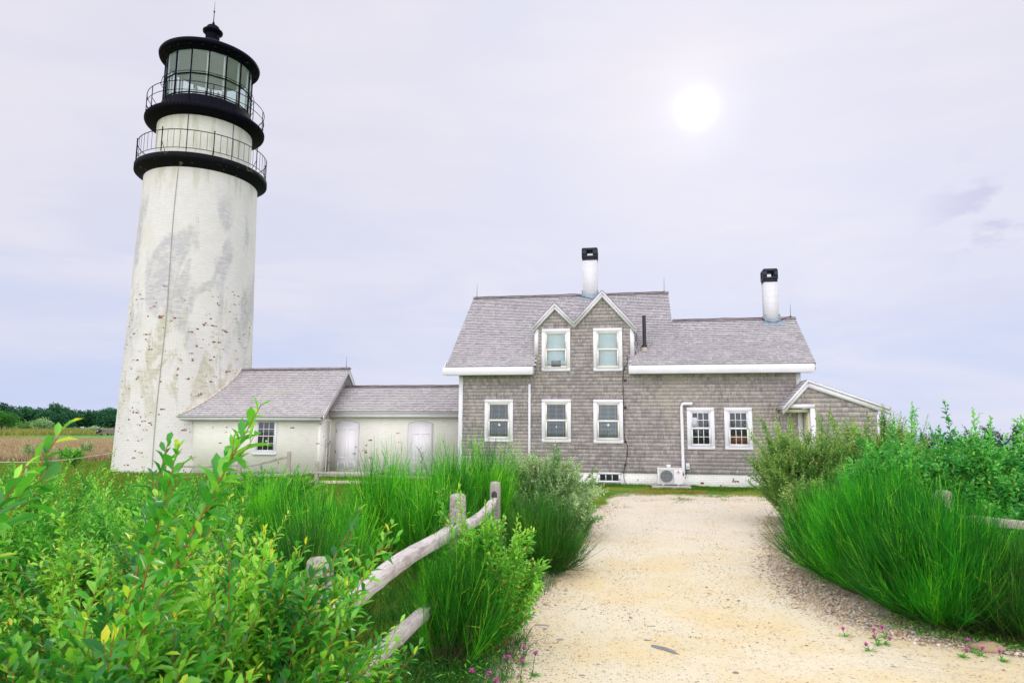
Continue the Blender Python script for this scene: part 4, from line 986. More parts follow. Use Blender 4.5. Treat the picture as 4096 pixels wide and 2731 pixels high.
def leaves(mb, P_, D, Nn, L_, Wd, tone, detail=True, curl=.25):
    n = len(P_); D = unit(D); Sx = unit(np.cross(D, Nn)); Nn = np.cross(Sx, D)
    L_ = np.broadcast_to(L_, (n,))[:, None]; Wd = np.broadcast_to(Wd, (n,))[:, None]
    cu = np.abs(rng.normal(curl, curl*.6, n))[:, None]
    def p(t, s, up): return P_+D*L_*t+Sx*Wd*s*.5+Nn*(Wd*up*.35-L_*cu*t*t)
    if detail:
        q = [p(0, 0, 0), p(.30, -.74, .6), p(.33, 0, 0), p(.30, .74, .6), p(.68, -.95, .7), p(.70, 0, 0), p(.68, .95, .7), p(1, 0, 0)]
        V = np.stack(q, 1).reshape(-1, 3); b0 = np.arange(n)[:, None]*8
        q4 = np.array([[1, 2, 5, 4], [2, 3, 6, 5]]); t3 = np.array([[0, 2, 1], [0, 3, 2], [4, 5, 7], [5, 6, 7]])
        mb.add(V, (b0[:, :, None]+q4[None]).reshape(-1, 4), np.repeat(tone, 2))
        mb.f.append((b0[:, :, None]+t3[None]).reshape(-1, 3)+mb.n-len(V)); mb.t.append(np.repeat(tone, 4))
    else:
        q = [p(0, 0, 0), p(.5, -1, .5), p(1, 0, 0), p(.5, 1, .5)]
        mb.add(np.stack(q, 1).reshape(-1, 3), np.arange(n)[:, None]*4+np.array([[0, 3, 2, 1]]), tone)
def place_leaves(mb, P0, P1, P2, t0, spacing, L_, Wd, ctone, g, tipyel=.0, detail=True, ang=50, droop=.0, curl=.25):
    """alternate leaves along Bezier stems from parameter t0 to 1"""
    n = len(P0); ln = np.linalg.norm(P2-P0, axis=1)*1.08
    cnt = np.maximum(2, (ln*(1-t0)/spacing).astype(int)); idx = np.repeat(np.arange(n), cnt)
    k = np.concatenate([np.arange(c) for c in cnt]); f = (k+.5)/cnt[idx]; t = t0+(1-t0)*f
    P_, T = bezt(P0[idx], P1[idx], P2[idx], t)
    A = unit(np.cross(T, np.array([.21, .13, .95])+0*T)); B_ = np.cross(T, A)
    ph = k*2.4+g.uniform(0, 6.28, n)[idx]+g.normal(0, .35, len(k)); Rr = A*np.cos(ph)[:, None]+B_*np.sin(ph)[:, None]
    an = np.radians(ang*(1-.45*f)+g.normal(0, 10, len(k)))[:, None]
    D = T*np.cos(an)+Rr*np.sin(an); D[:, 2] -= droop*g.uniform(.3, 1, len(k))
    Nn = np.array([0, 0, 1.])+g.normal(0, .35, (len(k), 3))+T*.3
    sz = (1.0-.45*np.clip((f-.72)/.28, 0, 1))*g.uniform(.72, 1.2, len(k))
    tone = np.clip(np.broadcast_to(ctone, (n,))[idx]+g.normal(0, .14, len(k)), 0, .88)
    tone = np.where((f > .88) & (g.uniform(size=len(k)) < tipyel), g.uniform(.86, 1., len(k)), tone)
    leaves(mb, P_, D, Nn, L_*sz, Wd*sz*g.uniform(.85, 1.15, len(k)), tone, detail, curl)

def shrub(name, label, cat, base, h, rx, ry, n1, n2, L_, Wd, sp, leafmat, stemmat, seed, group=None, tipyel=.3, detail=True, lean=(0, 0), upr=.0, shoots=0, shoot_h=.35, extra=None, low=.12, droop=.1, stemr=.008, curl=.25, dome=.75):
    g = np.random.default_rng(seed); base = np.array(base, float)
    th = g.uniform(0, 2*np.pi, n1); rho = np.sqrt(g.uniform(0, 1, n1)); out = np.stack([np.cos(th), np.sin(th)], -1)
    P0 = base+np.concatenate([out*rho[:, None]*.30*np.array([rx, ry]), np.zeros((n1, 1))], 1)
    zt = h*np.sqrt(1-dome*rho**2)*g.uniform(.80, 1.0, n1); nb_ = n1
    P2 = base+np.concatenate([out*rho[:, None]*np.array([rx, ry])+np.array(lean), zt[:, None]], 1)
    P1 = P0*.55+P2*.45; P1[:, 2] = base[2]+zt*(.60+.1*upr)
    if shoots:
        k = shoots; j = g.choice(n1, k); S0 = P0[j]; S2 = P2[j]*1.0; S2[:, 2] = base[2]+h*g.uniform(.98, 1.0+shoot_h, k); S2[:, :2] += g.normal(0, .05, (k, 2)); S1 = S0*.4+S2*.6; S1[:, 2] = base[2]+h*.62
        P0, P1, P2 = np.concatenate([P0, S0]), np.concatenate([P1, S1]), np.concatenate([P2, S2])
    if extra is not None:   # named long branches: list of (start, ctrl, end)
        e = np.array(extra, float); P0, P1, P2 = np.concatenate([P0, e[:, 0]]), np.concatenate([P1, e[:, 1]]), np.concatenate([P2, e[:, 2]])
    n = len(P0); ctone = g.uniform(.18, .85, n); wgt = np.linalg.norm(P2-P0, axis=1); wgt[nb_:] *= .45
    # side twigs
    i2 = g.choice(n, n2, p=wgt/wgt.sum())
    t = g.uniform(low, .92, n2); Q0, T = bezt(P0[i2], P1[i2], P2[i2], t)
    o = g.normal(size=(n2, 3)); o[:, 2] = np.abs(o[:, 2])*.5+.1; o[:, :2] += unit((Q0-base)[:, :2])*.9*(1-upr)
    D = unit(T*.7+unit(o)*.75); ln = h*g.uniform(.14, .36, n2)*(1.15-t*.7)*np.where(i2 >= nb_, .45, 1)
    Q2 = Q0+D*ln[:, None]; Q1 = Q0+D*ln[:, None]*.5+np.array([0, 0, -.03*h]); Q2[:, 2] += ln*.12; Q2[:, 2] = np.maximum(Q2[:, 2], base[2]+.06)
    ct2 = np.clip(ctone[i2]+g.normal(0, .08, n2), .05, .8)
    root = thing(name, tuple(base), label, cat, group)
    mb = MB(); tubes(mb, P0, P1, P2, np.full(n, stemr), np.full(n, stemr*.3), 6, 4)
    tubes(mb, Q0, Q1, Q2, np.full(n2, stemr*.45), np.full(n2, stemr*.2), 4, 3); mb.build('stems', stemmat, root, smooth=True)
    mb = MB()
    place_leaves(mb, P0, P1, P2, .38, sp*1.1, L_, Wd, ctone, g, tipyel, detail, droop=droop, curl=curl)
    place_leaves(mb, Q0, Q1, Q2, .05, sp, L_*.92, Wd*.92, ct2, g, tipyel, detail, droop=droop, curl=curl)
    mb.build('foliage', leafmat, root); return root

def broom(name, label, base, h, rx, ry, n1, n2, seed, mat=None, group=None, splay=1.0, w=.006, dead=.04, lean=(0, 0), twig=.42, cat='broom shrub'):
    """switchy shrub: bundles of thin upright green stems fanning from the base"""
    g = np.random.default_rng(seed); base = np.array(base, float); mat = mat or BROOM
    th = g.uniform(0, 2*np.pi, n1); rho = np.sqrt(g.uniform(0, 1, n1)); out = np.stack([np.cos(th), np.sin(th)], -1)
    P0 = base+np.concatenate([out*rho[:, None]*.33*np.array([rx, ry]), np.zeros((n1, 1))], 1)
    zt = h*(1-.90*rho**2.4*min(splay, 1.0))*g.uniform(.72, .95, n1)
    P2 = base+np.concatenate([out*rho[:, None]*np.array([rx, ry])*.88+np.array(lean), zt[:, None]], 1)
    P1 = P0*.45+P2*.55; P1[:, 2] = base[2]+zt*.38
    ctone = np.clip(.36+.42*fbm(P2[:, 0], P2[:, 1]+P2[:, 2], seed, 3, 5.)+g.normal(0, .12, n1), 0, .85); root = thing(name, tuple(base), label, cat, group)
    i2 = g.choice(n1, n2); t = g.beta(1.6, 1.2, n2)*.9+.06; Q0, T = bezt(P0[i2], P1[i2], P2[i2], t)
    D = unit(T+g.normal(0, .30, (n2, 3))+np.array([0, 0, .28])); ln = h*twig*g.uniform(.45, 1.15, n2)
    Q2 = Q0+D*ln[:, None]; Q2[:, 2] += ln*.14; Q1 = Q0+D*ln[:, None]*.5-np.array([0, 0, 1])*ln[:, None]*.05
    Q2[:, 2] = np.maximum(Q2[:, 2], base[2]+.03)
    ct2 = np.clip(ctone[i2]+g.normal(0, .12, n2), 0, .85); lit = g.uniform(size=n2) < .10; ct2[lit] = g.uniform(.85, 1, lit.sum())  # random strands coloured lime as painted highlights
    mb = MB(); ribbons(mb, P0, P1, P2, w*1.5, w*.8, 6, ctone, g); ribbons(mb, Q0, Q1, Q2, w, w*.35, 4, ct2, g)
    # fine side needles near the twig ends
    n3 = n2; i3 = g.choice(n2, n3); t3 = g.uniform(.2, .9, n3); W0, T3 = bezt(Q0[i3], Q1[i3], Q2[i3], t3)
    D3 = unit(T3+g.normal(0, .35, (n3, 3))); l3 = h*twig*g.uniform(.12, .35, n3); W2 = W0+D3*l3[:, None]
    ribbons(mb, W0, (W0+W2)/2, W2, w*.8, w*.3, 3, np.clip(ct2[i3]+.08, 0, 1), g)
    mb.build('green_stems', mat, root)
    nd = max(8, int(n2*dead)); j = g.choice(n1, nd); t = g.uniform(0, .75, nd); Q0, T = bezt(P0[j], P1[j], P2[j], t); D = unit(T+g.normal(0, .3, (nd, 3))); ln = h*g.uniform(.2, .5, nd); Q2 = Q0+D*ln[:, None]; Q2[:, 2] = np.maximum(Q2[:, 2], base[2]+.03)
    mb = MB(); tubes(mb, P0, P1, P0*.3+P1*.7, np.full(n1, .006), np.full(n1, .004), 3, 3); ribbons(mb, Q0, (Q0+Q2)/2, Q2, w, w*.4, 3, .5, g); mb.build('dead_stems', DEADW, root)
    return root

# ---------------------------------------------------------------- near willow thicket, left foreground
NW = dict(cat='shrub', leafmat=LF_NEAR, stemmat=STEM_O, tipyel=.35, stemr=.0055, curl=.2)
g1n = 'willow bushes in the left foreground'
def br(bx, by, tip, c=None, z0=.3):
    b0 = np.array([bx, by, z0]); t = np.array(tip, float); m = b0*.45+t*.55; m[2] = b0[2]+(t[2]-b0[2])*.62
    return (b0, m, t)
shrub('willow_bush', 'bright green willow bush covering the near fence post, beside the rails', base=(-1.68, 2.80, 0), h=1.40, rx=.72, ry=.62, n1=54, n2=1050, L_=.072, Wd=.028, sp=.019, seed=101, group=g1n, shoots=5, shoot_h=.06,
      extra=[br(-1.66, 2.6, (-1.18, 2.9, 1.50)), br(-1.5, 2.6, (-1.05, 2.95, 1.43)), br(-1.4, 2.5, (-1.12, 2.6, 1.12))], **NW)
shrub('willow_bush', 'tall bright willow bush with long reddish branches rising before the tower foot', base=(-1.86, 2.05, 0), h=1.32, rx=.66, ry=.55, n1=48, n2=820, L_=.080, Wd=.033, sp=.020, seed=102, group=g1n, shoots=3, shoot_h=.05,
      extra=[br(-1.74, 1.9, (-1.205, 2.06, 1.93), z0=.6), br(-1.76, 1.95, (-1.29, 2.12, 1.86), z0=.6), br(-1.75, 2.1, (-1.47, 2.02, 1.80), z0=.6), br(-1.85, 2.2, (-1.72, 2.3, 1.80), z0=.6)], **NW)
shrub('willow_bush', 'willow bush with large soft-focus leaves at the left edge of the photo', base=(-2.02, 1.42, 0), h=1.25, rx=.60, ry=.52, n1=44, n2=760, L_=.084, Wd=.034, sp=.021, seed=103, group=g1n, shoots=3, shoot_h=.04,
      extra=[br(-1.95, 1.35, (-1.55, 1.64, 1.86), z0=.6), br(-1.95, 1.3, (-1.40, 1.38, 1.76), z0=.6), br(-2.0, 1.3, (-1.52, 1.30, 1.62), z0=.6)], **NW)
shrub('willow_bush', 'low green willow bush in the lower left corner under the taller ones', base=(-1.18, 1.75, 0), h=1.0, rx=.50, ry=.50, n1=44, n2=900, L_=.078, Wd=.031, sp=.020, seed=104, group=g1n, **NW)
shrub('willow_bush', 'willow bush behind the foreground thicket, left of the broom clumps', base=(-3.0, 3.9, 0), h=1.26, rx=.95, ry=.9, n1=70, n2=1500, L_=.062, Wd=.026, sp=.020, seed=105, group=g1n, shoots=10, shoot_h=.12, **NW)
NM = dict(cat='shrub', leafmat=LF_MID, stemmat=STEM_D, tipyel=.25, stemr=.005)
g2n = 'willow bushes between the fence and the tower'
shrub('willow_bush', 'green willow bush at the left edge below the brown field', base=(-5.6, 5.4, 0), h=1.36, rx=1.25, ry=1.0, n1=70, n2=1500, L_=.062, Wd=.026, sp=.021, seed=111, group=g2n, shoots=14, shoot_h=.14, **NM)
shrub('willow_bush', 'green willow bush in front of the foot of the tower', base=(-5.2, 6.9, 0), h=1.32, rx=1.3, ry=1.0, n1=70, n2=1500, L_=.062, Wd=.026, sp=.022, seed=112, group=g2n, shoots=12, shoot_h=.12, **NM)
shrub('willow_bush', 'low willow bush filling the gap behind the near thicket', base=(-4.0, 5.4, 0), h=1.30, rx=1.0, ry=.9, n1=60, n2=1300, L_=.060, Wd=.026, sp=.021, seed=113, group=g2n, shoots=8, shoot_h=.10, **NM)
shrub('willow_bush', 'dark willow bush at far left beside the mown grass', base=(-8.2, 7.6, 0), h=1.36, rx=1.5, ry=1.2, n1=60, n2=1200, L_=.064, Wd=.028, sp=.026, seed=114, group=g2n, shoots=12, shoot_h=.16, **NM)
shrub('willow_bush', 'leafy bush below the workshop window around the grey fence posts', base=(-8.0, 14.3, 0), h=1.02, rx=1.5, ry=1.0, n1=60, n2=1300, L_=.070, Wd=.032, sp=.030, seed=115, group=g2n, shoots=10, shoot_h=.12, **NM)
shrub('willow_bush', 'sparse willow bush low in front of the white tower base', base=(-9.8, 12.6, 0), h=.85, rx=2.0, ry=1.0, n1=50, n2=620, L_=.065, Wd=.023, sp=.036, seed=116, group=g2n, shoots=8, shoot_h=.2, **NM)

# ---------------------------------------------------------------- broom behind and around the left fence
gb = 'broom clumps along the left fence'
for (nm, x, y, h, r, n1_, n2_, sd, lab) in [
    ('b', -4.6, 8.3, 1.02, .62, 90, 2600, 201, 'upright broom clump left of the bare sandy patch'),
    ('b', -3.75, 7.5, .92, .60, 90, 2800, 202, 'upright broom clump in front of the worn white door'),
    ('b', -3.05, 6.6, 1.05, .55, 90, 2600, 203, 'broom clump in front of the lower left rails, seen above the near willow'),
    ('b', -3.2, 8.7, 1.30, .55, 90, 2800, 204, 'tall broom clump in front of the wall between the two doors'),
    ('b', -2.75, 9.9, 1.33, .58, 90, 2800, 205, 'tall broom clump in front of the arched white door'),
    ('b', -2.35, 8.0, 1.10, .50, 80, 2400, 206, 'broom clump just behind the middle grey post'),
    ('b', -2.35, 11.0, 1.42, .52, 80, 2400, 207, 'tallest broom clump at the white corner board of the house'),
    ('b', -5.6, 9.7, .95, .70, 80, 2200, 208, 'low broom clump in front of the workshop wall'),
    ('b', -2.5, 5.2, 1.0, .50, 80, 2200, 209, 'shaded broom clump directly behind the upper rail')]:
    broom('broom_bush', lab, (x, y, 0), h, r, r*.9, int(n1_*.8), int(n2_*.62), sd, BROOML if sd != 209 else BROOMD, gb, splay=.45, w=.008, dead=.05, twig=.5)
broom('broom_bush', 'broom clump spilling over the lower rail beside the verge', (-1.42, 5.45, 0), .92, .42, .50, 100, 2600, 211, BROOML, gb, splay=.8, w=.0045, dead=.10, lean=(.05, 0))
broom('broom_bush', 'broom clump in front of the middle grey post, beside the green willow', (-1.60, 6.9, 0), .92, .45, .45, 80, 2200, 212, BROOMD, gb, splay=.8, w=.005, dead=.10)
broom('broom_bush', 'rounded dark broom bush at the left edge of the path', (-1.15, 9.15, 0), .98, .62, .75, 130, 4200, 213, BROOMD, gb, splay=.95, w=.006, dead=.10, lean=(.0, 0))
# ---------------------------------------------------------------- willow shrubs by the fence
shrub('willow_bush', 'fresh green willow bush growing through the fence at the middle post', cat='shrub', base=(-1.20, 5.80, 0), h=1.10, rx=.50, ry=.42, n1=44, n2=900, L_=.062, Wd=.025, sp=.020, leafmat=LF_MID, stemmat=STEM_O, seed=121, tipyel=.45, shoots=6, shoot_h=.14, stemr=.006,
      extra=[br(-1.4, 5.9, (-1.66, 5.8, 1.33)), br(-1.4, 5.9, (-1.45, 5.75, 1.38)), br(-1.1, 5.9, (-.78, 5.7, 1.02)), br(-1.1, 5.8, (-.70, 5.55, .62), z0=.1), br(-1.1, 5.8, (-.74, 5.5, .42), z0=.1)])
shrub('willow_bush', 'large silvery willow bush in front of the left house windows', cat='shrub', base=(-1.68, 12.25, 0), h=1.52, rx=1.30, ry=.95, n1=105, n2=2900, L_=.066, Wd=.031, sp=.023, leafmat=LF_GREY, stemmat=STEM_D, stemr=.005, seed=122, tipyel=.35, shoots=12, shoot_h=.16, detail=True,
      extra=[br(-1.9, 12.2, (-2.15, 12.3, 1.78)), br(-1.2, 12.2, (-.55, 11.9, 1.22)), br(-1.2, 12.0, (-.32, 11.6, .88)), br(-1.1, 12.0, (-.40, 11.4, .45), z0=.1)])
shrub('willow_bush', 'lower silvery willow spray leaning over the left side of the path', cat='shrub', base=(-.98, 11.55, 0), h=.82, rx=.50, ry=.5, n1=40, n2=760, L_=.064, Wd=.030, sp=.023, leafmat=LF_GREY, stemmat=STEM_D, stemr=.005, seed=123, tipyel=.35, shoots=4)
# ---------------------------------------------------------------- right side: big broom, willow, cherry hedge
gr_ = 'broom bushes on the right of the path'
broom('broom_bush', 'vivid green broom bush, the leftmost bulge at the right of the path', (2.70, 9.7, 0), 1.08, .72, .85, 190, 8000, 221, None, gr_, splay=.85, w=.0045, lean=(-.05, 0), dead=.03)
broom('broom_bush', 'huge vivid green broom bush at the right of the path', (2.90, 8.55, 0), 1.36, .92, 1.0, 290, 13500, 222, None, gr_, splay=.85, w=.0042, dead=.05)
broom('broom_bush', 'vivid green broom bush hiding the right fence post', (3.06, 7.45, 0), 1.16, .80, .85, 270, 12500, 223, None, gr_, splay=.85, w=.004, dead=.04)
broom('broom_bush', 'darker low broom bush near the right edge of the photo', (3.50, 7.05, 0), .82, .56, .62, 180, 7500, 224, BROOMD, gr_, splay=.85, w=.004, dead=.06)
shrub('willow_bush', 'olive green willow bush in front of the side porch', cat='shrub', base=(3.55, 14.5, 0), h=2.05, rx=1.15, ry=1.1, n1=110, n2=3000, L_=.068, Wd=.029, sp=.025, leafmat=LF_OLV, stemmat=STEM_D, seed=131, tipyel=.3, shoots=16, shoot_h=.12, stemr=.0055,
      group='tall bushes right of the path', low=.06, extra=[br(3.3, 14.4, (2.35, 14.2, 2.0)), br(3.3, 14.4, (2.30, 14.1, .9), z0=.1), br(3.3, 14.3, (2.35, 13.9, 1.35), z0=.3)])
shrub('willow_bush', 'tall willow bush covering the foot of the porch gable', cat='shrub', base=(5.0, 14.9, 0), h=2.15, rx=1.25, ry=1.0, n1=110, n2=3000, L_=.072, Wd=.031, sp=.026, leafmat=LF_OLV, stemmat=STEM_D, seed=132, tipyel=.25, shoots=22, shoot_h=.13, stemr=.0055, group='tall bushes right of the path', low=.06)
shrub('willow_bush', 'dark low willow bush behind the leftmost broom bulge', cat='shrub', base=(3.1, 12.4, 0), h=1.15, rx=.75, ry=.7, n1=60, n2=1300, L_=.062, Wd=.027, sp=.025, leafmat=LF_OLV, stemmat=STEM_D, seed=133, tipyel=.2, shoots=4, group='tall bushes right of the path', low=.05)
ch = dict(cat='shrub', leafmat=LF_RICH, stemmat=STEM_D, tipyel=.15, stemr=.006, group='leafy hedge bushes behind the right fence', droop=.2)
for (x, y, h, r, sd, lab, ex) in [
    (4.0, 11.0, 1.78, .80, 141, 'large-leaved bush beside the willow, left end of the hedge', [br(4.0, 11, (3.95, 10.9, 2.02)), br(4.1, 11, (4.22, 10.9, 2.28))]),
    (4.95, 10.8, 1.80, .82, 142, 'large-leaved bush with tall shoots against the sky, middle of the hedge', [br(4.8, 10.8, (4.62, 10.8, 2.33)), br(5.0, 10.8, (4.95, 10.7, 2.20)), br(5.1, 10.8, (5.12, 10.6, 2.08))]),
    (5.9, 10.5, 1.74, .85, 143, 'large-leaved bush behind the rail, third along the hedge', [br(5.6, 10.5, (5.45, 10.5, 2.10)), br(5.9, 10.5, (5.72, 10.4, 2.12)), br(6.0, 10.5, (6.05, 10.4, 2.10)), br(6.1, 10.5, (6.25, 10.3, 2.16))]),
    (6.9, 10.2, 1.66, .85, 144, 'large-leaved bush at the right edge of the photo', [br(6.8, 10.2, (6.75, 10.1, 1.9))]),
    (5.2, 9.7, 1.30, .80, 145, 'lower large-leaved bush just behind the right rail', None)]:
    shrub('hedge_bush', lab, base=(x, y, 0), h=h, rx=r, ry=.75, n1=66, n2=1700, L_=.092, Wd=.048, sp=.032, seed=sd, extra=ex, low=.05, shoots=8, shoot_h=.10, upr=.4, dome=.5, **ch)
for i, (x, y, h, r, lab) in enumerate([(15.5, 38, 2.0, 3.4, 'dark far bush behind the porch end'), (20.5, 40, 2.3, 3.6, 'dark far bush, tallest on the right skyline'), (26.5, 42, 2.0, 4.0, 'dark far bush behind the tallest hedge shoots'), (32.5, 43, 1.7, 4.0, 'dark far bush at the right end of the skyline')]):
    shrub('far_bush', lab, cat='bush', base=(x, y, -.05), h=h, rx=r, ry=2.2, n1=60, n2=1500, L_=.20, Wd=.09, sp=.10, leafmat=LF_PINE, stemmat=STEM_D, seed=150+i, detail=False, group='dark bushes on the right skyline', shoots=10, shoot_h=.06, dome=.6, tipyel=0)

# ---------------------------------------------------------------- field on the left
for i, (x, y, h, r, lab, m_) in enumerate([(-33.2, 33.35, 1.35, 1.1, 'small silvery bush standing in the brown field', LF_GREY), (-33.6, 37.4, 1.3, .45, 'tiny bush in the brown field near the tower', LF_GREY),
    (-29.5, 31.5, 1.1, .6, 'small green bush at the near edge of the brown field', LF_MID), (-26.0, 28.2, 1.3, .5, 'small upright bush just left of the tower', LF_MID)]):
    shrub('field_bush', lab, cat='bush', base=(x, y, float(hgt(x, y))), h=h*.8, rx=r, ry=r*.8, n1=26, n2=260, L_=.14, Wd=.06, sp=.09, leafmat=m_, stemmat=STEM_D, seed=160+i, detail=False, group='small bushes in the field')
def tree(name, lab, x, y, h, r, seed, mat, group, flat=.62, nq=2600, cl=.30, trunk=.3):
    g = np.random.default_rng(seed); z0 = float(hgt(x, y)); root = thing(name, (x, y, z0), lab, 'tree', group)
    nb = 11; th = g.uniform(0, 6.28, nb); rho = np.sqrt(g.uniform(0, 1, nb))*.72*r
    C_ = np.stack([x+rho*np.cos(th), y+rho*np.sin(th), z0+h*(.28+.54*g.uniform(size=nb)*(1-.5*(rho/r)**2))], -1); rad = r*g.uniform(.30, .52, nb)
    b0 = np.tile([x, y, z0+h*trunk*.5], (nb, 1)); mb = MB()
    mb.tube([(x, y, z0-.2), (x+.05*h*g.normal()*.5, y, z0+h*.35), (x+.03*h, y, z0+h*.7)], [.05*h*.5, .03*h*.5, .01*h], 7)
    tubes(mb, b0, (b0+C_)/2+np.array([0, 0, .06*h]), C_, np.full(nb, .022*h), np.full(nb, .006*h), 5, 4); mb.build('trunk', BARK, root, smooth=True)
    k = g.choice(nb, nq, p=rad**2/(rad**2).sum()); v = unit(g.normal(size=(nq, 3))); v[:, 2] *= flat
    P_ = C_[k]+v*rad[k][:, None]*g.uniform(.55, 1.08, nq)[:, None]
    P_[:, 2] = np.maximum(P_[:, 2], z0+.03*h)
    ct = g.uniform(.05, .6, nb)[k]+g.normal(0, .15, nq)
    mb = MB(); leaves(mb, P_, unit(v+g.normal(0, .6, (nq, 3))), g.normal(size=(nq, 3))+np.array([0, 0, .8]), cl*g.uniform(.6, 1.3, nq), cl*.55, np.clip(ct, 0, .95), False, .15); mb.build('crown', mat, root); return root
# treeline: az/distance table
gt = 'dark pines along the far treeline'
rngt = np.random.default_rng(5)
where = ['at the far left end', 'second from the left', 'third from the left', 'fourth from the left', 'fifth from the left', 'sixth from the left', 'above the silvery shrub', 'right of the silvery shrub', 'middle of the row', 'just past the middle', 'fourth before the tower', 'third before the tower', 'next to the last before the tower', 'last before the tower edge', 'partly behind the tower', 'right behind the tower']
k = 0
for row, (D_, hh) in enumerate(((166, 4.6), (176, 5.9))):
    azs = np.linspace(-49.5, -38.8, 16)
    for i, a in enumerate(azs):
        a_ = a+rngt.normal(0, .2)+row*.35; d_ = D_+rngt.normal(0, 2.5)
        drop = (a+47)*.10
        h_ = hh*rngt.uniform(.88, 1.12)-max(0, drop)*1.15 if a > -46.0 else hh*rngt.uniform(.9, 1.08)
        tree('pine_tree', ('front row pine, ' if row == 0 else 'taller back row pine, ')+where[i], d_*math.sin(R(a_)), d_*math.cos(R(a_)), max(h_, 3.0), rngt.uniform(2.6, 3.5), 900+k, LF_PINE, gt, nq=2000, cl=.42); k += 1
tree('lime_green_tree', 'round lighter green tree before the pines at the left edge', 132*math.sin(R(-47.0)), 132*math.cos(R(-47.0)), 3.9, 2.3, 990, LF_LIME, None, .8, 2600, .28)
tree('silvery_shrub', 'pale silvery shrub in front of the dark pines', 146*math.sin(R(-44.6)), 146*math.cos(R(-44.6)), 2.2, 2.3, 991, LF_GREY, None, .55, 1800, .26)
tree('low_green_shrub', 'low dull green shrub just left of the pale silvery one', 150*math.sin(R(-45.6)), 150*math.cos(R(-45.6)), 1.6, 2.4, 992, LF_OLV, None, .5, 1400, .26)
tree('small_grey_shrub', 'small grey green shrub behind the bench', 118*math.sin(R(-41.75)), 118*math.cos(R(-41.75)), 1.25, 1.0, 993, LF_GREY, None, .6, 700, .16)
# bench
bn = thing('park_bench', (-61.4, 71.6, float(hgt(-61.4, 71.6))), 'long grey wooden bench with black end panel on the far green', 'bench')
bz = .90-.02
dx, dy = math.cos(R(-40.5)), -math.sin(R(-40.5)); o_ = np.array([-62.75, 71.1])
def bp(t, s, z): return (o_[0]+.99*t+.1*t*0+.0*s, o_[1]+.17*t*0+s, z)
mb = MB(); mb.box(-62.45, -60.2, 71.30, 71.36, 1.33, 1.68)
for zz in (1.38, 1.50, 1.62): mb.box(-62.45, -60.2, 71.27, 71.295, zz-.05, zz+.05)
mb.build('backrest', BENCHW, bn)
mb = MB(); mb.box(-62.45, -60.2, 70.85, 71.28, 1.20, 1.27); mb.build('seat', BENCHW, bn)
for x in (-62.2, -61.3, -60.4):
    mb = MB(); mb.box(x-.05, x+.05, 70.9, 71.3, .80, 1.20); mb.build('leg', BENCHW, bn)
mb = MB(); mb.box(-62.78, -62.47, 71.0, 71.35, 1.15, 1.74); ep = mb.build('end_panel', DARKW, bn)
mb = MB(); mb.tube([(-62.62, 70.995, 1.52), (-62.62, 70.985, 1.52)], .08, 14); mb.build('round_emblem', GREYB, ep)
mb = MB(); pr_ = [(-24, 20.3), (-22.3, 20.89), (-21.0, 21.11), (-20.75, 22.2), (-20.9, 24.2), (-21.5, 25.2)]; rz_ = [.62, .61, .62, .66, .80, .8]
mb.tube([(x, y, z) for (x, y), z in zip(pr_, rz_)], .012, 5); tag(mb.build('boundary_rope', ROPE, base=(-22.3, 20.9, 0)), 'thin white rope strung across the grass left of the tower', 'rope')

# ---------------------------------------------------------------- fences
def post(x, y, zt, w, lab, group, seed, rot=0, tw=.10, slot=None, round_=False):
    g = np.random.default_rng(seed); mb = MB(); n = 10; K = 14
    for i in range(1):
        V = []
        for k in range(K+4):
            if k <= K: z = -.05+(zt-.03)*k/K; s = 1
            else: q = k-K; s = [0, .93, .72, .35][q]; z = zt-.03+[0, .012, .026, .032][q] if not round_ else zt-.06+[0, .03, .055, .062][q]
            for j in range(n):
                a = 2*math.pi*j/n+rot; c, s_ = math.cos(a), math.sin(a); m = max(abs(c), abs(s_)); sq = .62+.38/m*.78
                rx2, ry2 = w/2*(1+g.normal(0, .025)), tw/2*(1+g.normal(0, .03))
                V.append((x+c*rx2*sq*s*1.12, y+s_*ry2*sq*s*1.12, z))
        i2, k2 = np.meshgrid(np.arange(K+3), np.arange(n), indexing='ij'); mb.add(V, np.stack([i2*n+k2, i2*n+(k2+1) % n, (i2+1)*n+(k2+1) % n, (i2+1)*n+k2], -1).reshape(-1, 4)); mb.add(V[-n:], [tuple(range(n))])
    o = mb.build('fence_post', POSTW, base=(x, y, 0)); tag(o, lab, 'fence post', group); 
    if slot:
        m2 = MB(); m2.prism([(slot-.075, 0), (slot, .04), (slot+.075, 0), (slot, -.04)][:0] or [(x-.035, slot-.09), (x+.035, slot-.09), (x+.035, slot+.06), (x, slot+.09), (x-.035, slot+.06)], 'y', y-tw/2-.012, y-tw/2+.002); m2.build('slot', DARKW, o, recalc=True)
    return o
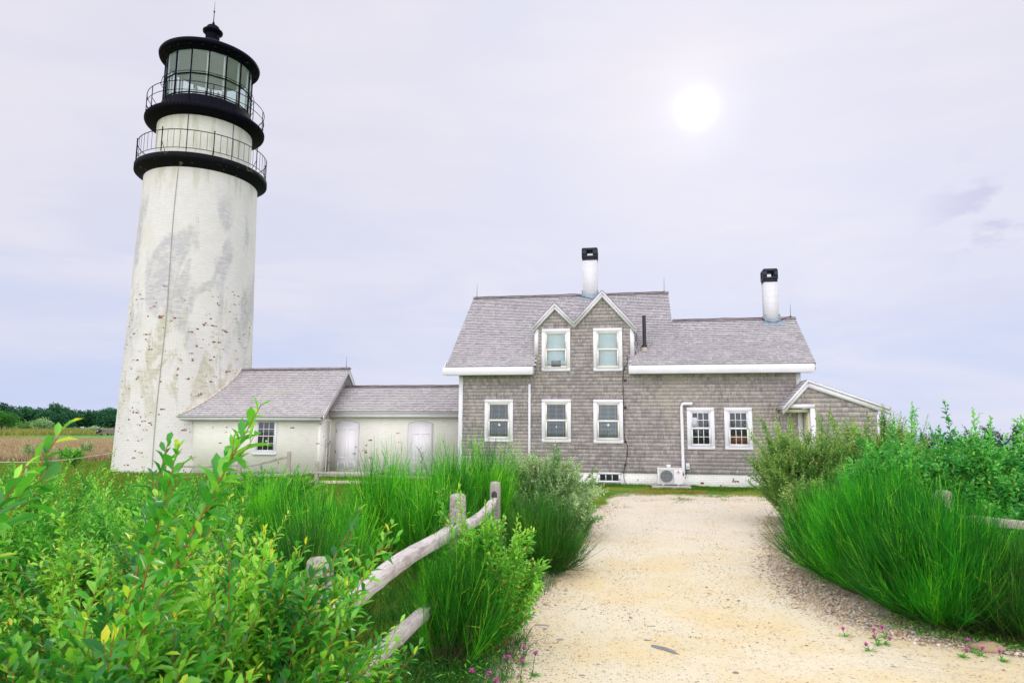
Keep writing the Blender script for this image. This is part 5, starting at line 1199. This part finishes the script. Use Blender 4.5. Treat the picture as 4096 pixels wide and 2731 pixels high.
def rail(pts, w, h, lab, group, seed, mat=None):
    g = np.random.default_rng(seed); mb = MB(); P_ = np.array(pts, float); m = 26; t = np.linspace(0, len(P_)-1, m); C_ = np.stack([np.interp(t, np.arange(len(P_)), P_[:, i]) for i in range(3)], -1)
    # smooth
    for _ in range(3): C_[1:-1] = (C_[:-2]+2*C_[1:-1]+C_[2:])/4
    V = []; n = 8
    for i, c in enumerate(C_):
        d = unit(C_[min(i+1, m-1)]-C_[max(i-1, 0)]); sx = unit(np.cross(d, [0, 0, 1.])); sy = np.cross(sx, d); e = min(1, .60+min(i, m-1-i)*.15)
        ww, hh_ = w*.9*e*(1+g.normal(0, .025)), h*.82*e*(1+g.normal(0, .025))
        prof = [(-.5, -.40), (-.40, -.5), (.42, -.48), (.5, -.36), (.47, .40), (.40, .5), (-.42, .46), (-.5, .36)]
        for px_, pz_ in prof: V.append(c+sx*px_*ww+sy*pz_*hh_+g.normal(0, .0015, 3))
    i2, k2 = np.meshgrid(np.arange(m-1), np.arange(n), indexing='ij'); mb.add(np.array(V), np.stack([i2*n+k2, i2*n+(k2+1) % n, (i2+1)*n+(k2+1) % n, (i2+1)*n+k2], -1).reshape(-1, 4))
    mb.add(np.array(V[:n]), [tuple(range(n-1, -1, -1))]); mb.add(np.array(V[-n:]), [tuple(range(n))])
    o = mb.build('fence_rail', mat or RAILW, base=tuple(P_.mean(0))); return tag(o, lab, 'fence rail', group)
gf = 'split rail fence on the left of the path'; gfr = 'rails of the left fence'
post(-1.66, 3.52, 1.16, .15, 'grey post nearest the camera, half hidden by willow leaves', gf, 1)
post(-1.55, 6.10, 1.27, .15, 'pale grey middle post with willow twigs in front', gf, 2)
post(-1.83, 9.30, 1.14, .15, 'far grey post where the curved top rail ends', gf, 3, slot=.93)
rail([(-1.66, 3.45, .78), (-1.62, 4.0, .87), (-1.60, 4.8, .935), (-1.55, 5.5, .955), (-1.53, 6.15, .975)], .13, .11, 'pale top rail between near post and middle post', gfr, 11)
rail([(-1.53, 6.12, .955), (-1.60, 7.1, .90), (-1.72, 8.2, .87), (-1.83, 9.32, .90)], .12, .10, 'curved top rail between middle post and far post', gfr, 12)
rail([(-1.66, 3.45, .36), (-1.63, 4.3, .39), (-1.62, 5.2, .41), (-1.56, 6.1, .42)], .12, .10, 'blotchy lower rail beside the verge', gfr, 13)
rail([(-1.56, 6.1, .42), (-1.70, 7.6, .42), (-1.83, 9.3, .43)], .11, .10, 'lower rail hidden in the broom beyond the middle post', gfr, 14)
gr2 = 'fence on the right of the path'
post(3.72, 8.92, 1.17, .20, 'weathered round-topped post behind the big broom bush', gr2, 21, round_=True)
post(6.3, 8.0, 1.15, .18, 'grey post beyond the right edge, end of the right rails', gr2, 22, round_=True)
rail([(3.72, 8.95, .86), (4.5, 8.75, .80), (5.3, 8.4, .80), (6.3, 8.0, .82)], .11, .13, 'grey top rail at the right edge of the photo', 'rails of the right fence', 23, POSTW)
rail([(3.72, 8.95, .36), (4.5, 8.75, .36), (5.3, 8.4, .36), (6.3, 8.0, .36)], .11, .12, 'lower grey rail behind the dry grass', 'rails of the right fence', 24, POSTW)
gf3 = 'far grey fence in front of the workshop'
for i, (x, y, z, lab) in enumerate([(-11.9, 19.3, 1.02, 'far fence post below the workshop window'), (-10.5, 19.75, 1.17, 'taller far fence post right of the workshop window'), (-9.62, 19.9, .86, 'far fence post in front of the electric meter'), (-5.35, 18.6, .88, 'far fence post in front of the arched door')]):
    post(x, y, z, .13, lab, gf3, 31+i)
def fr(a, c, lab, s): rail([a, ((a[0]+c[0])/2, (a[1]+c[1])/2, (a[2]+c[2])/2-.02), c], .09, .10, lab, 'rails of the far fence', s, POSTW)
fr((-13.6, 19.0, .68), (-11.9, 19.3, .74), 'far rail in front of the tower side of the workshop', 41)
fr((-11.9, 19.3, .66), (-10.5, 19.75, 1.0), 'sloping far rail below the workshop window', 42)
fr((-11.9, 19.3, .40), (-9.62, 19.9, .50), 'low far rail under the sloping one', 43)
fr((-9.62, 19.9, .50), (-5.35, 18.6, .50), 'long low far rail crossing in front of the doors', 44)
fr((-5.35, 18.6, .50), (-2.2, 18.2, .48), 'far rail hidden behind the tall broom', 45)
mb = MB(); mb.tube([(-6.9, 22, 0), (-6.85, 22, .9), (-6.95, 22.0, 1.15), (-7.1, 22, 1.32)], [.016, .012, .010, .006], 5)
for k in range(6): z = .75+.09*k; s_ = 1 if k % 2 else -1; mb.tube([(-6.88-.04*max(0, k-3), 22, z), (-6.88-.04*max(0, k-3)+s_*.08, 22, z+.09)], [.008, .004], 4)
tag(mb.build('bare_twig', DARKW, base=(-6.9, 22, 0)), 'bare dark twig standing against the cream passage wall', 'twig')

# ---------------------------------------------------------------- grass, verge, pebbles (stuff)
def blades(pts, h, w, lean, g, tone, z0=None):
    n = len(pts); P0 = np.concatenate([pts, (np.zeros((n, 1)) if z0 is None else z0[:, None])], 1); o = g.normal(size=(n, 2))*lean*h[:, None]
    P2 = P0+np.concatenate([o, h[:, None]], 1); P1 = P0+np.concatenate([o*.25, h[:, None]*.6], 1); return P0, P1, P2
def grass_patch(name, lab, poly_fn, n, hr, w, lean, mat, seed, cat, tr=(.05, .75), K=3):
    g = np.random.default_rng(seed); pts = poly_fn(g, n); h = g.uniform(*hr, len(pts)); z0 = hgt(pts[:, 0], pts[:, 1])
    P0, P1, P2 = blades(pts, h, w, lean, g, .5, z0-.01); mb = MB(); ribbons(mb, P0, P1, P2, np.full(len(pts), w), np.full(len(pts), w*.25), K, g.uniform(*tr, len(pts)), g)
    o = mb.build(name, mat, base=(float(pts[:, 0].mean()), float(pts[:, 1].mean()), 0)); return tag(o, lab, cat, kind='stuff')
def f_house(g, n):
    x = g.uniform(-2.6, 4.6, n); y = F0-.06-np.abs(g.normal(0, .9, n))*1.15
    m = fbm(x, y, 77, 4, 1.6)+.9-(F0-y)*.62; keep = (g.uniform(size=n) < np.clip(m, 0, 1)) & (y > 18.5) & ~((x > .75) & (x < 2.06) & (y > 22.75)); return np.stack([x, y], -1)[keep]
grass_patch('lawn_grass', 'green grass along the house foundation', f_house, 26000, (.03, .085), .010, .5, GRASS, 301, 'grass', (.0, .55))
def f_house2(g, n):
    x = g.uniform(-1.6, 5.4, n); y = g.uniform(16.6, 22.9, n); m = fbm(x, y, 78, 4, 2.4)*1.4+.05-np.clip(20.5-y, 0, 9)*.22+(x < .5)*.1
    keep = g.uniform(size=n) < np.clip(m*1.2, 0, 1); return np.stack([x, y], -1)[keep]
grass_patch('sparse_grass', 'thin yellow green tufts scattered where the gravel meets the lawn', f_house2, 26000, (.015, .045), .012, .8, GRASS, 302, 'grass', (.30, .95))
def f_dead(g, n):
    x = g.uniform(-.6, 5.0, n); y = g.uniform(20.6, 23.2, n); m = fbm(x, y, 79, 4, 2.0)*1.5-.45; keep = g.uniform(size=n) < np.clip(m, 0, 1); return np.stack([x, y], -1)[keep]
grass_patch('withered_grass', 'orange brown withered grass in the lawn strip', f_dead, 9000, (.02, .06), .012, .7, m_leaf('withered_grass', (.30, .14, .03), (.42, .23, .05), (.50, .33, .10), (.55, .42, .15), .7, .2, .2), 303, 'grass')
def f_verge(g, n):
    y = g.uniform(3.2, 12.5, n); x = xl(y)+.18-np.abs(g.normal(0, .85, n))-.05; m = .75+.5*fbm(x, y, 80, 4, 2.5)+(xl(y)-x-.25)*1.2; keep = (g.uniform(size=n) < np.clip(m, 0, 1)) & (x > -3.6); return np.stack([x, y], -1)[keep]
grass_patch('verge_grass', 'dark green grass of the left verge', f_verge, 34000, (.04, .16), .006, .55, m_leaf('verge_grass_blade', (.016, .085, .016), (.03, .15, .02), (.09, .25, .03), (.34, .33, .07), .6, .25, .2), 304, 'grass', (.0, .95))
def f_verge_r(g, n):
    y = g.uniform(5.6, 16, n); x = xr(y)+.35+np.abs(g.normal(0, .7, n)); m = -.25+.6*fbm(x, y, 81, 4, 2.5)+(x-xr(y))*.9; keep = g.uniform(size=n) < np.clip(m, 0, 1); return np.stack([x, y], -1)[keep]
grass_patch('verge_grass', 'grass under the bushes on the right of the path', f_verge_r, 18000, (.03, .12), .006, .6, m_leaf('right_verge_blade', (.02, .09, .016), (.05, .17, .02), (.14, .27, .03), (.40, .33, .08), .6, .25, .2), 305, 'grass', (.1, 1.0))
def f_dry(g, n): return np.stack([g.normal(4.35, .32, n), g.normal(7.75, .35, n)], -1)
grass_patch('dry_grass', 'tall straw coloured dry grass at the right edge', f_dry, 3800, (.25, .65), .0045, .38, DRYG, 306, 'grass', (0, 1), 5)
def f_mid(g, n):
    x = g.uniform(-16, -3, n); y = g.uniform(12, 26, n); k = (np.hypot((x+9.8)/2.4, (y-22.8)/1.1) > .8); return np.stack([x, y], -1)[k]
grass_patch('rough_grass', 'rough grass between the bushes and the white buildings', f_mid, 30000, (.05, .16), .014, .5, GRASS, 307, 'grass', (.0, .8))
def f_left(g, n):
    a = np.radians(g.uniform(-50, -37, n)); r = g.uniform(14, 44, n); return np.stack([r*np.sin(a), r*np.cos(a)], -1)
grass_patch('rough_grass', 'yellow green grass left of the tower', f_left, 26000, (.05, .14), .02, .5, GRASS, 308, 'grass', (.2, .95))
def f_field(g, n):
    a = np.radians(g.uniform(-51, -36, n)); r = 45+33*g.uniform(size=n)**1.1; return np.stack([r*np.sin(a), r*np.cos(a)], -1)
grass_patch('field_grass', 'brown seeding grass of the far field', f_field, 42000, (.22, .50), .045, .35, FIELDG, 309, 'grass', (.0, 1.0))
def f_far(g, n):
    a = np.radians(g.uniform(-51, -37, n)); r = g.uniform(96, 160, n); return np.stack([r*np.sin(a), r*np.cos(a)], -1)
grass_patch('field_grass', 'yellowish tall grass beyond the mown strip', f_far, 26000, (.25, .6), .09, .35, m_leaf('far_field_blade', (.10, .17, .03), (.22, .25, .06), (.36, .32, .10), (.42, .33, .13), .8, .2, .1), 310, 'grass', (.0, 1.0))
# broad-leaved weeds of the verge
g = np.random.default_rng(330); n = 2600
y = g.uniform(3.4, 8.0, n); x = xl(y)-.06-np.abs(g.normal(0, .45, n)); th = g.uniform(0, 6.28, n)
P_ = np.stack([x, y, g.uniform(.01, .12, n)], -1); D = np.stack([np.cos(th), np.sin(th), g.uniform(.2, .9, n)], -1)
mb = MB(); leaves(mb, P_, D, np.array([0, 0, 1.])+g.normal(0, .3, (n, 3)), g.uniform(.025, .075, n), .012, g.uniform(0, .7, n), True, .3)
y = g.uniform(5.7, 7.2, 500); x = xr(y)+.1+np.abs(g.normal(0, .25, 500)); th = g.uniform(0, 6.28, 500)
leaves(mb, np.stack([x, y, g.uniform(.01, .07, 500)], -1), np.stack([np.cos(th), np.sin(th), g.uniform(.2, .9, 500)], -1), np.array([0, 0, 1.])+g.normal(0, .3, (500, 3)), g.uniform(.025, .06, 500), .011, g.uniform(0, .7, 500), True, .3)
tag(mb.build('verge_weeds', LF_NEAR, base=(-1.2, 5.5, 0)), 'small leafy weeds in the verge grass', 'weeds', kind='stuff')
# pebbles
def pebbles(name, lab, X, Y, size, seed, Z=.004):
    g = np.random.default_rng(seed); n = len(X)
    # 14-vertex lumpy stone template
    import bmesh
    bm_ = bmesh.new(); bmesh.ops.create_icosphere(bm_, subdivisions=1, radius=1); T = np.array([v.co[:] for v in bm_.verts]); Fq = np.array([[v.index for v in f.verts] for f in bm_.faces]); bm_.free()
    V = T[None]*(1+g.normal(0, .13, (n, len(T), 1))); a = g.uniform(0, 6.28, n); sx, sy, sz = size, size*g.uniform(.55, .95, n), size*g.uniform(.28, .6, n)
    V = V*np.stack([sx, sy, sz], -1)[:, None]; c, s_ = np.cos(a)[:, None], np.sin(a)[:, None]
    V = np.stack([V[..., 0]*c-V[..., 1]*s_, V[..., 0]*s_+V[..., 1]*c, V[..., 2]], -1)+np.stack([X, Y, Z+sz*.35], -1)[:, None]
    mb = MB(); mb.add(V.reshape(-1, 3), (np.arange(n)[:, None, None]*len(T)+Fq[None]).reshape(-1, 3), np.repeat(g.uniform(size=n), len(Fq)))
    return tag(mb.build(name, PEB, base=(0, 8, 0), smooth=True), lab, 'pebbles', kind='stuff')
g = np.random.default_rng(340)
n = 5200; y = 4.3+g.uniform(size=n)**1.4*13; x = xl(y)+.12+g.normal(0, .22, n)
n2_ = 14000; y2 = 5.9+g.uniform(size=n2_)**1.5*10; x2 = xr(y2)+.16+g.normal(0, .24, n2_)
sz = np.minimum(g.lognormal(-4.7, .5, n+n2_), .034)
Xa, Ya = np.concatenate([x, x2]), np.concatenate([y, y2])
# the right edge swings round to the east: spread pebbles along it too
pebbles('edge_gravel', 'loose pebbles along both edges of the path', Xa, Ya, sz, 341)
n = 15000; y = 4.2+g.uniform(size=n)**1.6*15; x = xl(y)+(np.minimum(xr(y), 5)-xl(y))*g.uniform(size=n); pebbles('path_gravel', 'fine gravel scattered over the sandy path', x, y, np.minimum(g.lognormal(-5.2, .45, n), .018), 342, .012)
def stone(lab, x, y, sx, sy, sz_, seed, rot=0, mat=None, name='stone', bend=0, cat='stone', z=0.0):
    import bmesh
    g = np.random.default_rng(seed); bm_ = bmesh.new(); bmesh.ops.create_icosphere(bm_, subdivisions=3, radius=1); T = np.array([v.co[:] for v in bm_.verts]); Fq = np.array([[v.index for v in f.verts] for f in bm_.faces]); bm_.free()
    T = T*(1+.20*fbm(T[:, 0]*3+seed, T[:, 1]*2+T[:, 2], seed, 4, 1.8)[:, None]); T = T*np.array([sx, sy, sz_]); T[:, 1] += bend*(T[:, 0]/sx)**2*sy*2
    c, s_ = math.cos(rot), math.sin(rot); V = np.stack([T[:, 0]*c-T[:, 1]*s_+x, T[:, 0]*s_+T[:, 1]*c+y, T[:, 2]+sz_*.45+z], -1)
    mb = MB(); mb.add(V, Fq, g.uniform()); return tag(mb.build(name, mat or TARS, base=(x, y, z), smooth=True), lab, cat, 'loose stones on the path')
stone('long crooked grey stone, largest on the path', .29, 6.08, .16, .034, .024, 1, -.72, None, 'stone', -.22)
stone('flat grey stone just behind the long crooked one', .14, 6.33, .055, .035, .012, 2, -.1)
stone('thin dark curved stone left of the long crooked one', .05, 5.93, .055, .012, .010, 3, .1)
stone('flat dark stone at the left gravel edge', -.82, 6.6, .10, .035, .014, 4, -.05)
stone('round brown stone near the left verge', -.93, 6.95, .030, .024, .020, 5, 0, PEB)
stone('flat grey stone higher up on the left side of the path', -.48, 7.25, .075, .028, .010, 6, .05)
stone('small dark grey stone below the flat one at left', -.62, 6.2, .045, .028, .012, 7, .2)
stone('thin dark stone left of centre on the path', -.02, 6.45, .045, .014, .010, 8, -.2)
stone('thin arched stone right of centre on the path', .20, 6.78, .045, .010, .010, 9, .1)
stone('sliver of dark stone on the right half of the path', .98, 7.60, .055, .016, .009, 10, -.3)
stone('rounded brown boulder under the right broom', 3.02, 6.62, .13, .07, .05, 11, -.1, PEB)
stone('dark round pebble near the bottom edge', .79, 5.62, .028, .022, .018, 12)
stone('dark pebble lower right of the path', 2.05, 6.0, .026, .018, .015, 13)
stone('small grey stone near the bottom left of the path', -.37, 5.35, .03, .02, .015, 14)
stone('dark stone beside the thin sliver', 1.02, 6.95, .03, .016, .010, 15)
stone('pale boulder at the lower right corner', 3.45, 6.25, .07, .05, .03, 16, .4, PEB)

# ---------------------------------------------------------------- pink flowers
def flower(x, y, h, seed, lab):
    g = np.random.default_rng(seed); root = thing('pink_flower', (x, y, 0), lab, 'flower', 'pink knapweed flowers beside the path')
    lx, ly = g.normal(0, .03, 2); mb = MB(); mb.tube([(x, y, 0), (x+lx*.4, y+ly*.4, h*.6), (x+lx, y+ly, h)], [.003, .0025, .002], 4); mb.build('stem', STEM_G, root)
    nl = 9; th = g.uniform(0, 6.28, nl); mb = MB(); leaves(mb, np.tile([x, y, .01], (nl, 1)), np.stack([np.cos(th), np.sin(th), g.uniform(.2, 1.1, nl)], -1), np.array([0, 0, 1.])+g.normal(0, .2, (nl, 3)), g.uniform(.05, .09, nl), .013, g.uniform(.1, .6, nl), True, .3); mb.build('leaves', LF_MID, root)
    n = 34; v = unit(g.normal(size=(n, 3))); v[:, 2] = np.abs(v[:, 2])*.9; mb = MB(); c = np.array([x+lx, y+ly, h])
    leaves(mb, np.tile(c, (n, 1)), v, np.array([0, 0, 1.])+g.normal(0, .4, (n, 3)), .026, .007, g.uniform(size=n), False, .1); mb.build('petals', PINK, root)
    mb = MB(); mb.lathe((c[0], c[1]), [(.001, h-.016), (.008, h-.010), (.009, h-.002), (.004, h+.004)], 8); mb.build('flower_base', STEM_G, root)
FL = [(-.93, 5.92, .22, 'pink flower highest on the left verge'), (-1.12, 5.2, .22, 'pink flower deep in the left verge grass'), (-.84, 5.25, .20, 'pink flower at the gravel edge of the left verge'), (-.74, 5.04, .22, 'pink flower closest to the path on the left'),
      (-.92, 4.95, .22, 'pink flower left of the gravel, middle of the left group'), (-.80, 4.83, .2, 'larger pink flower low on the left verge'), (-1.16, 4.63, .22, 'pink flower low and leftmost in the verge'), (-1.0, 4.62, .2, 'pink flower beside the lowest left one'), (-.89, 4.52, .22, 'pink flower at the very bottom of the picture'),
      (1.86, 6.36, .2, 'single pink flower under the left part of the right broom'), (2.10, 6.32, .22, 'pink flower left of the pair under the broom'), (2.2, 6.4, .24, 'highest pink flower under the right broom'), (2.06, 6.14, .2, 'lower pink flower of the cluster under the broom'), (2.12, 6.17, .18, 'right pink flower of the low cluster'), (1.95, 5.98, .16, 'lowest pink flower on the right sand edge'),
      (2.76, 6.10, .22, 'pink flower above the brown boulder'), (2.79, 6.0, .2, 'pink flower touching the brown boulder'), (2.62, 5.92, .2, 'pink flower left of the brown boulder'), (2.88, 5.88, .24, 'bright pink flower in the lower right corner')]
for i, (x, y, h, lab) in enumerate(FL): flower(x*(1 if x < 0 else 1.03), y+(.25 if x < 0 else .42), h*(.75 if x < 0 else .42), 400+i, lab)

# ---------------------------------------------------------------- two visitors in the lantern room
def person(x, y, z0, H, face, shirt, hairc, lab, seed):
    root = thing('person', (x, y, z0), lab, 'person', 'visitors inside the lantern room'); fx, fy = math.sin(face), math.cos(face); sx_, sy_ = fy, -fx
    def P_(s, f, z): return (s*sx_+f*fx, s*sy_+f*fy, z)
    k = H/1.75
    def skin(name, verts, edges, rads, mat, rootv=0, sub=2):
        me = bpy.data.meshes.new(name); me.from_pydata([P_(*(np.array(v)*k)) for v in verts], edges, []); me.materials.append(mat)
        o = bpy.data.objects.new(name, me); COL.objects.link(o); o.parent = root
        sm = o.modifiers.new('skin', 'SKIN'); sm.use_smooth_shade = True
        for i, r_ in enumerate(rads): me.skin_vertices[0].data[i].radius = (r_[0]*k, r_[1]*k); 
        me.skin_vertices[0].data[rootv].use_root = True
        o.modifiers.new('sub', 'SUBSURF').levels = sub; o.modifiers['sub'].render_levels = sub; return o
    SK = m_paint('skin', (.34, .21, .16), .6)
    V = [(0, 0, .95), (0, 0, 1.15), (0, 0, 1.38), (0, .01, 1.50), (0, .02, 1.60), (0, .02, 1.70), (.17, 0, 1.40), (.22, .02, 1.15), (.20, .16, .98), (.19, .22, .94), (-.17, 0, 1.40), (-.22, .02, 1.15), (-.20, .16, .98), (-.19, .22, .94), (.10, 0, .88), (.10, .02, .48), (.10, 0, .08), (.10, .14, .03), (-.10, 0, .88), (-.10, .02, .48), (-.10, 0, .08), (-.10, .14, .03), (0, .105, 1.59)]
    E_ = [(0, 1), (1, 2), (2, 3), (3, 4), (4, 5), (2, 6), (6, 7), (7, 8), (8, 9), (2, 10), (10, 11), (11, 12), (12, 13), (0, 14), (14, 15), (15, 16), (16, 17), (0, 18), (18, 19), (19, 20), (20, 21), (4, 22)]
    Rd = [(.14, .10), (.12, .09), (.14, .10), (.055, .055), (.085, .10), (.07, .085), (.055, .055), (.042, .042), (.034, .034), (.03, .02), (.055, .055), (.042, .042), (.034, .034), (.03, .02), (.08, .08), (.055, .055), (.04, .04), (.04, .03), (.08, .08), (.055, .055), (.04, .04), (.04, .03), (.014, .014)]
    skin('body', V, E_, Rd, SK)
    skin('shirt', V[:3]+[V[6], V[7], V[10], V[11], (0, 0, 1.44)], [(0, 1), (1, 2), (2, 3), (3, 4), (2, 5), (5, 6), (2, 7)], [(.16, .12), (.145, .11), (.165, .12), (.075, .075), (.06, .06), (.075, .075), (.06, .06), (.075, .07)], m_paint('shirt_cloth', shirt, .8))
    skin('trousers', [V[0], V[14], V[15], V[16], V[18], V[19], V[20]], [(0, 1), (1, 2), (2, 3), (0, 4), (4, 5), (5, 6)], [(.155, .12), (.10, .10), (.075, .075), (.06, .06), (.10, .10), (.075, .075), (.06, .06)], m_paint('trouser_cloth', (.05, .06, .09), .8))
    if hairc: skin('hair', [(0, -.005, 1.72), (0, -.035, 1.64), (0, -.03, 1.58)], [(0, 1), (1, 2)], [(.088, .095), (.095, .095), (.075, .06)], m_paint('hair', hairc, .6))
    return root
ud = np.array([TC[0], TC[1]])/math.hypot(*TC); ur = np.array([ud[1], -ud[0]])
p1_ = ud*33.1-ur*.565; p2_ = ud*33.2+ur*.405
person(p1_[0], p1_[1], 16.21, 1.66, math.atan2(ur[0], ur[1])+.3, (.62, .64, .62), (.05, .04, .035), 'visitor with short dark hair and light shirt in the lantern room', 1)
person(p2_[0], p2_[1], 16.21, 1.65, math.atan2(-ur[0], -ur[1])+2.2, (.09, .16, .18), None, 'bald visitor in dark jacket in the lantern room', 2)
print('objects', len(bpy.data.objects), 'polys', sum(len(m.polygons)*m.users for m in bpy.data.meshes))
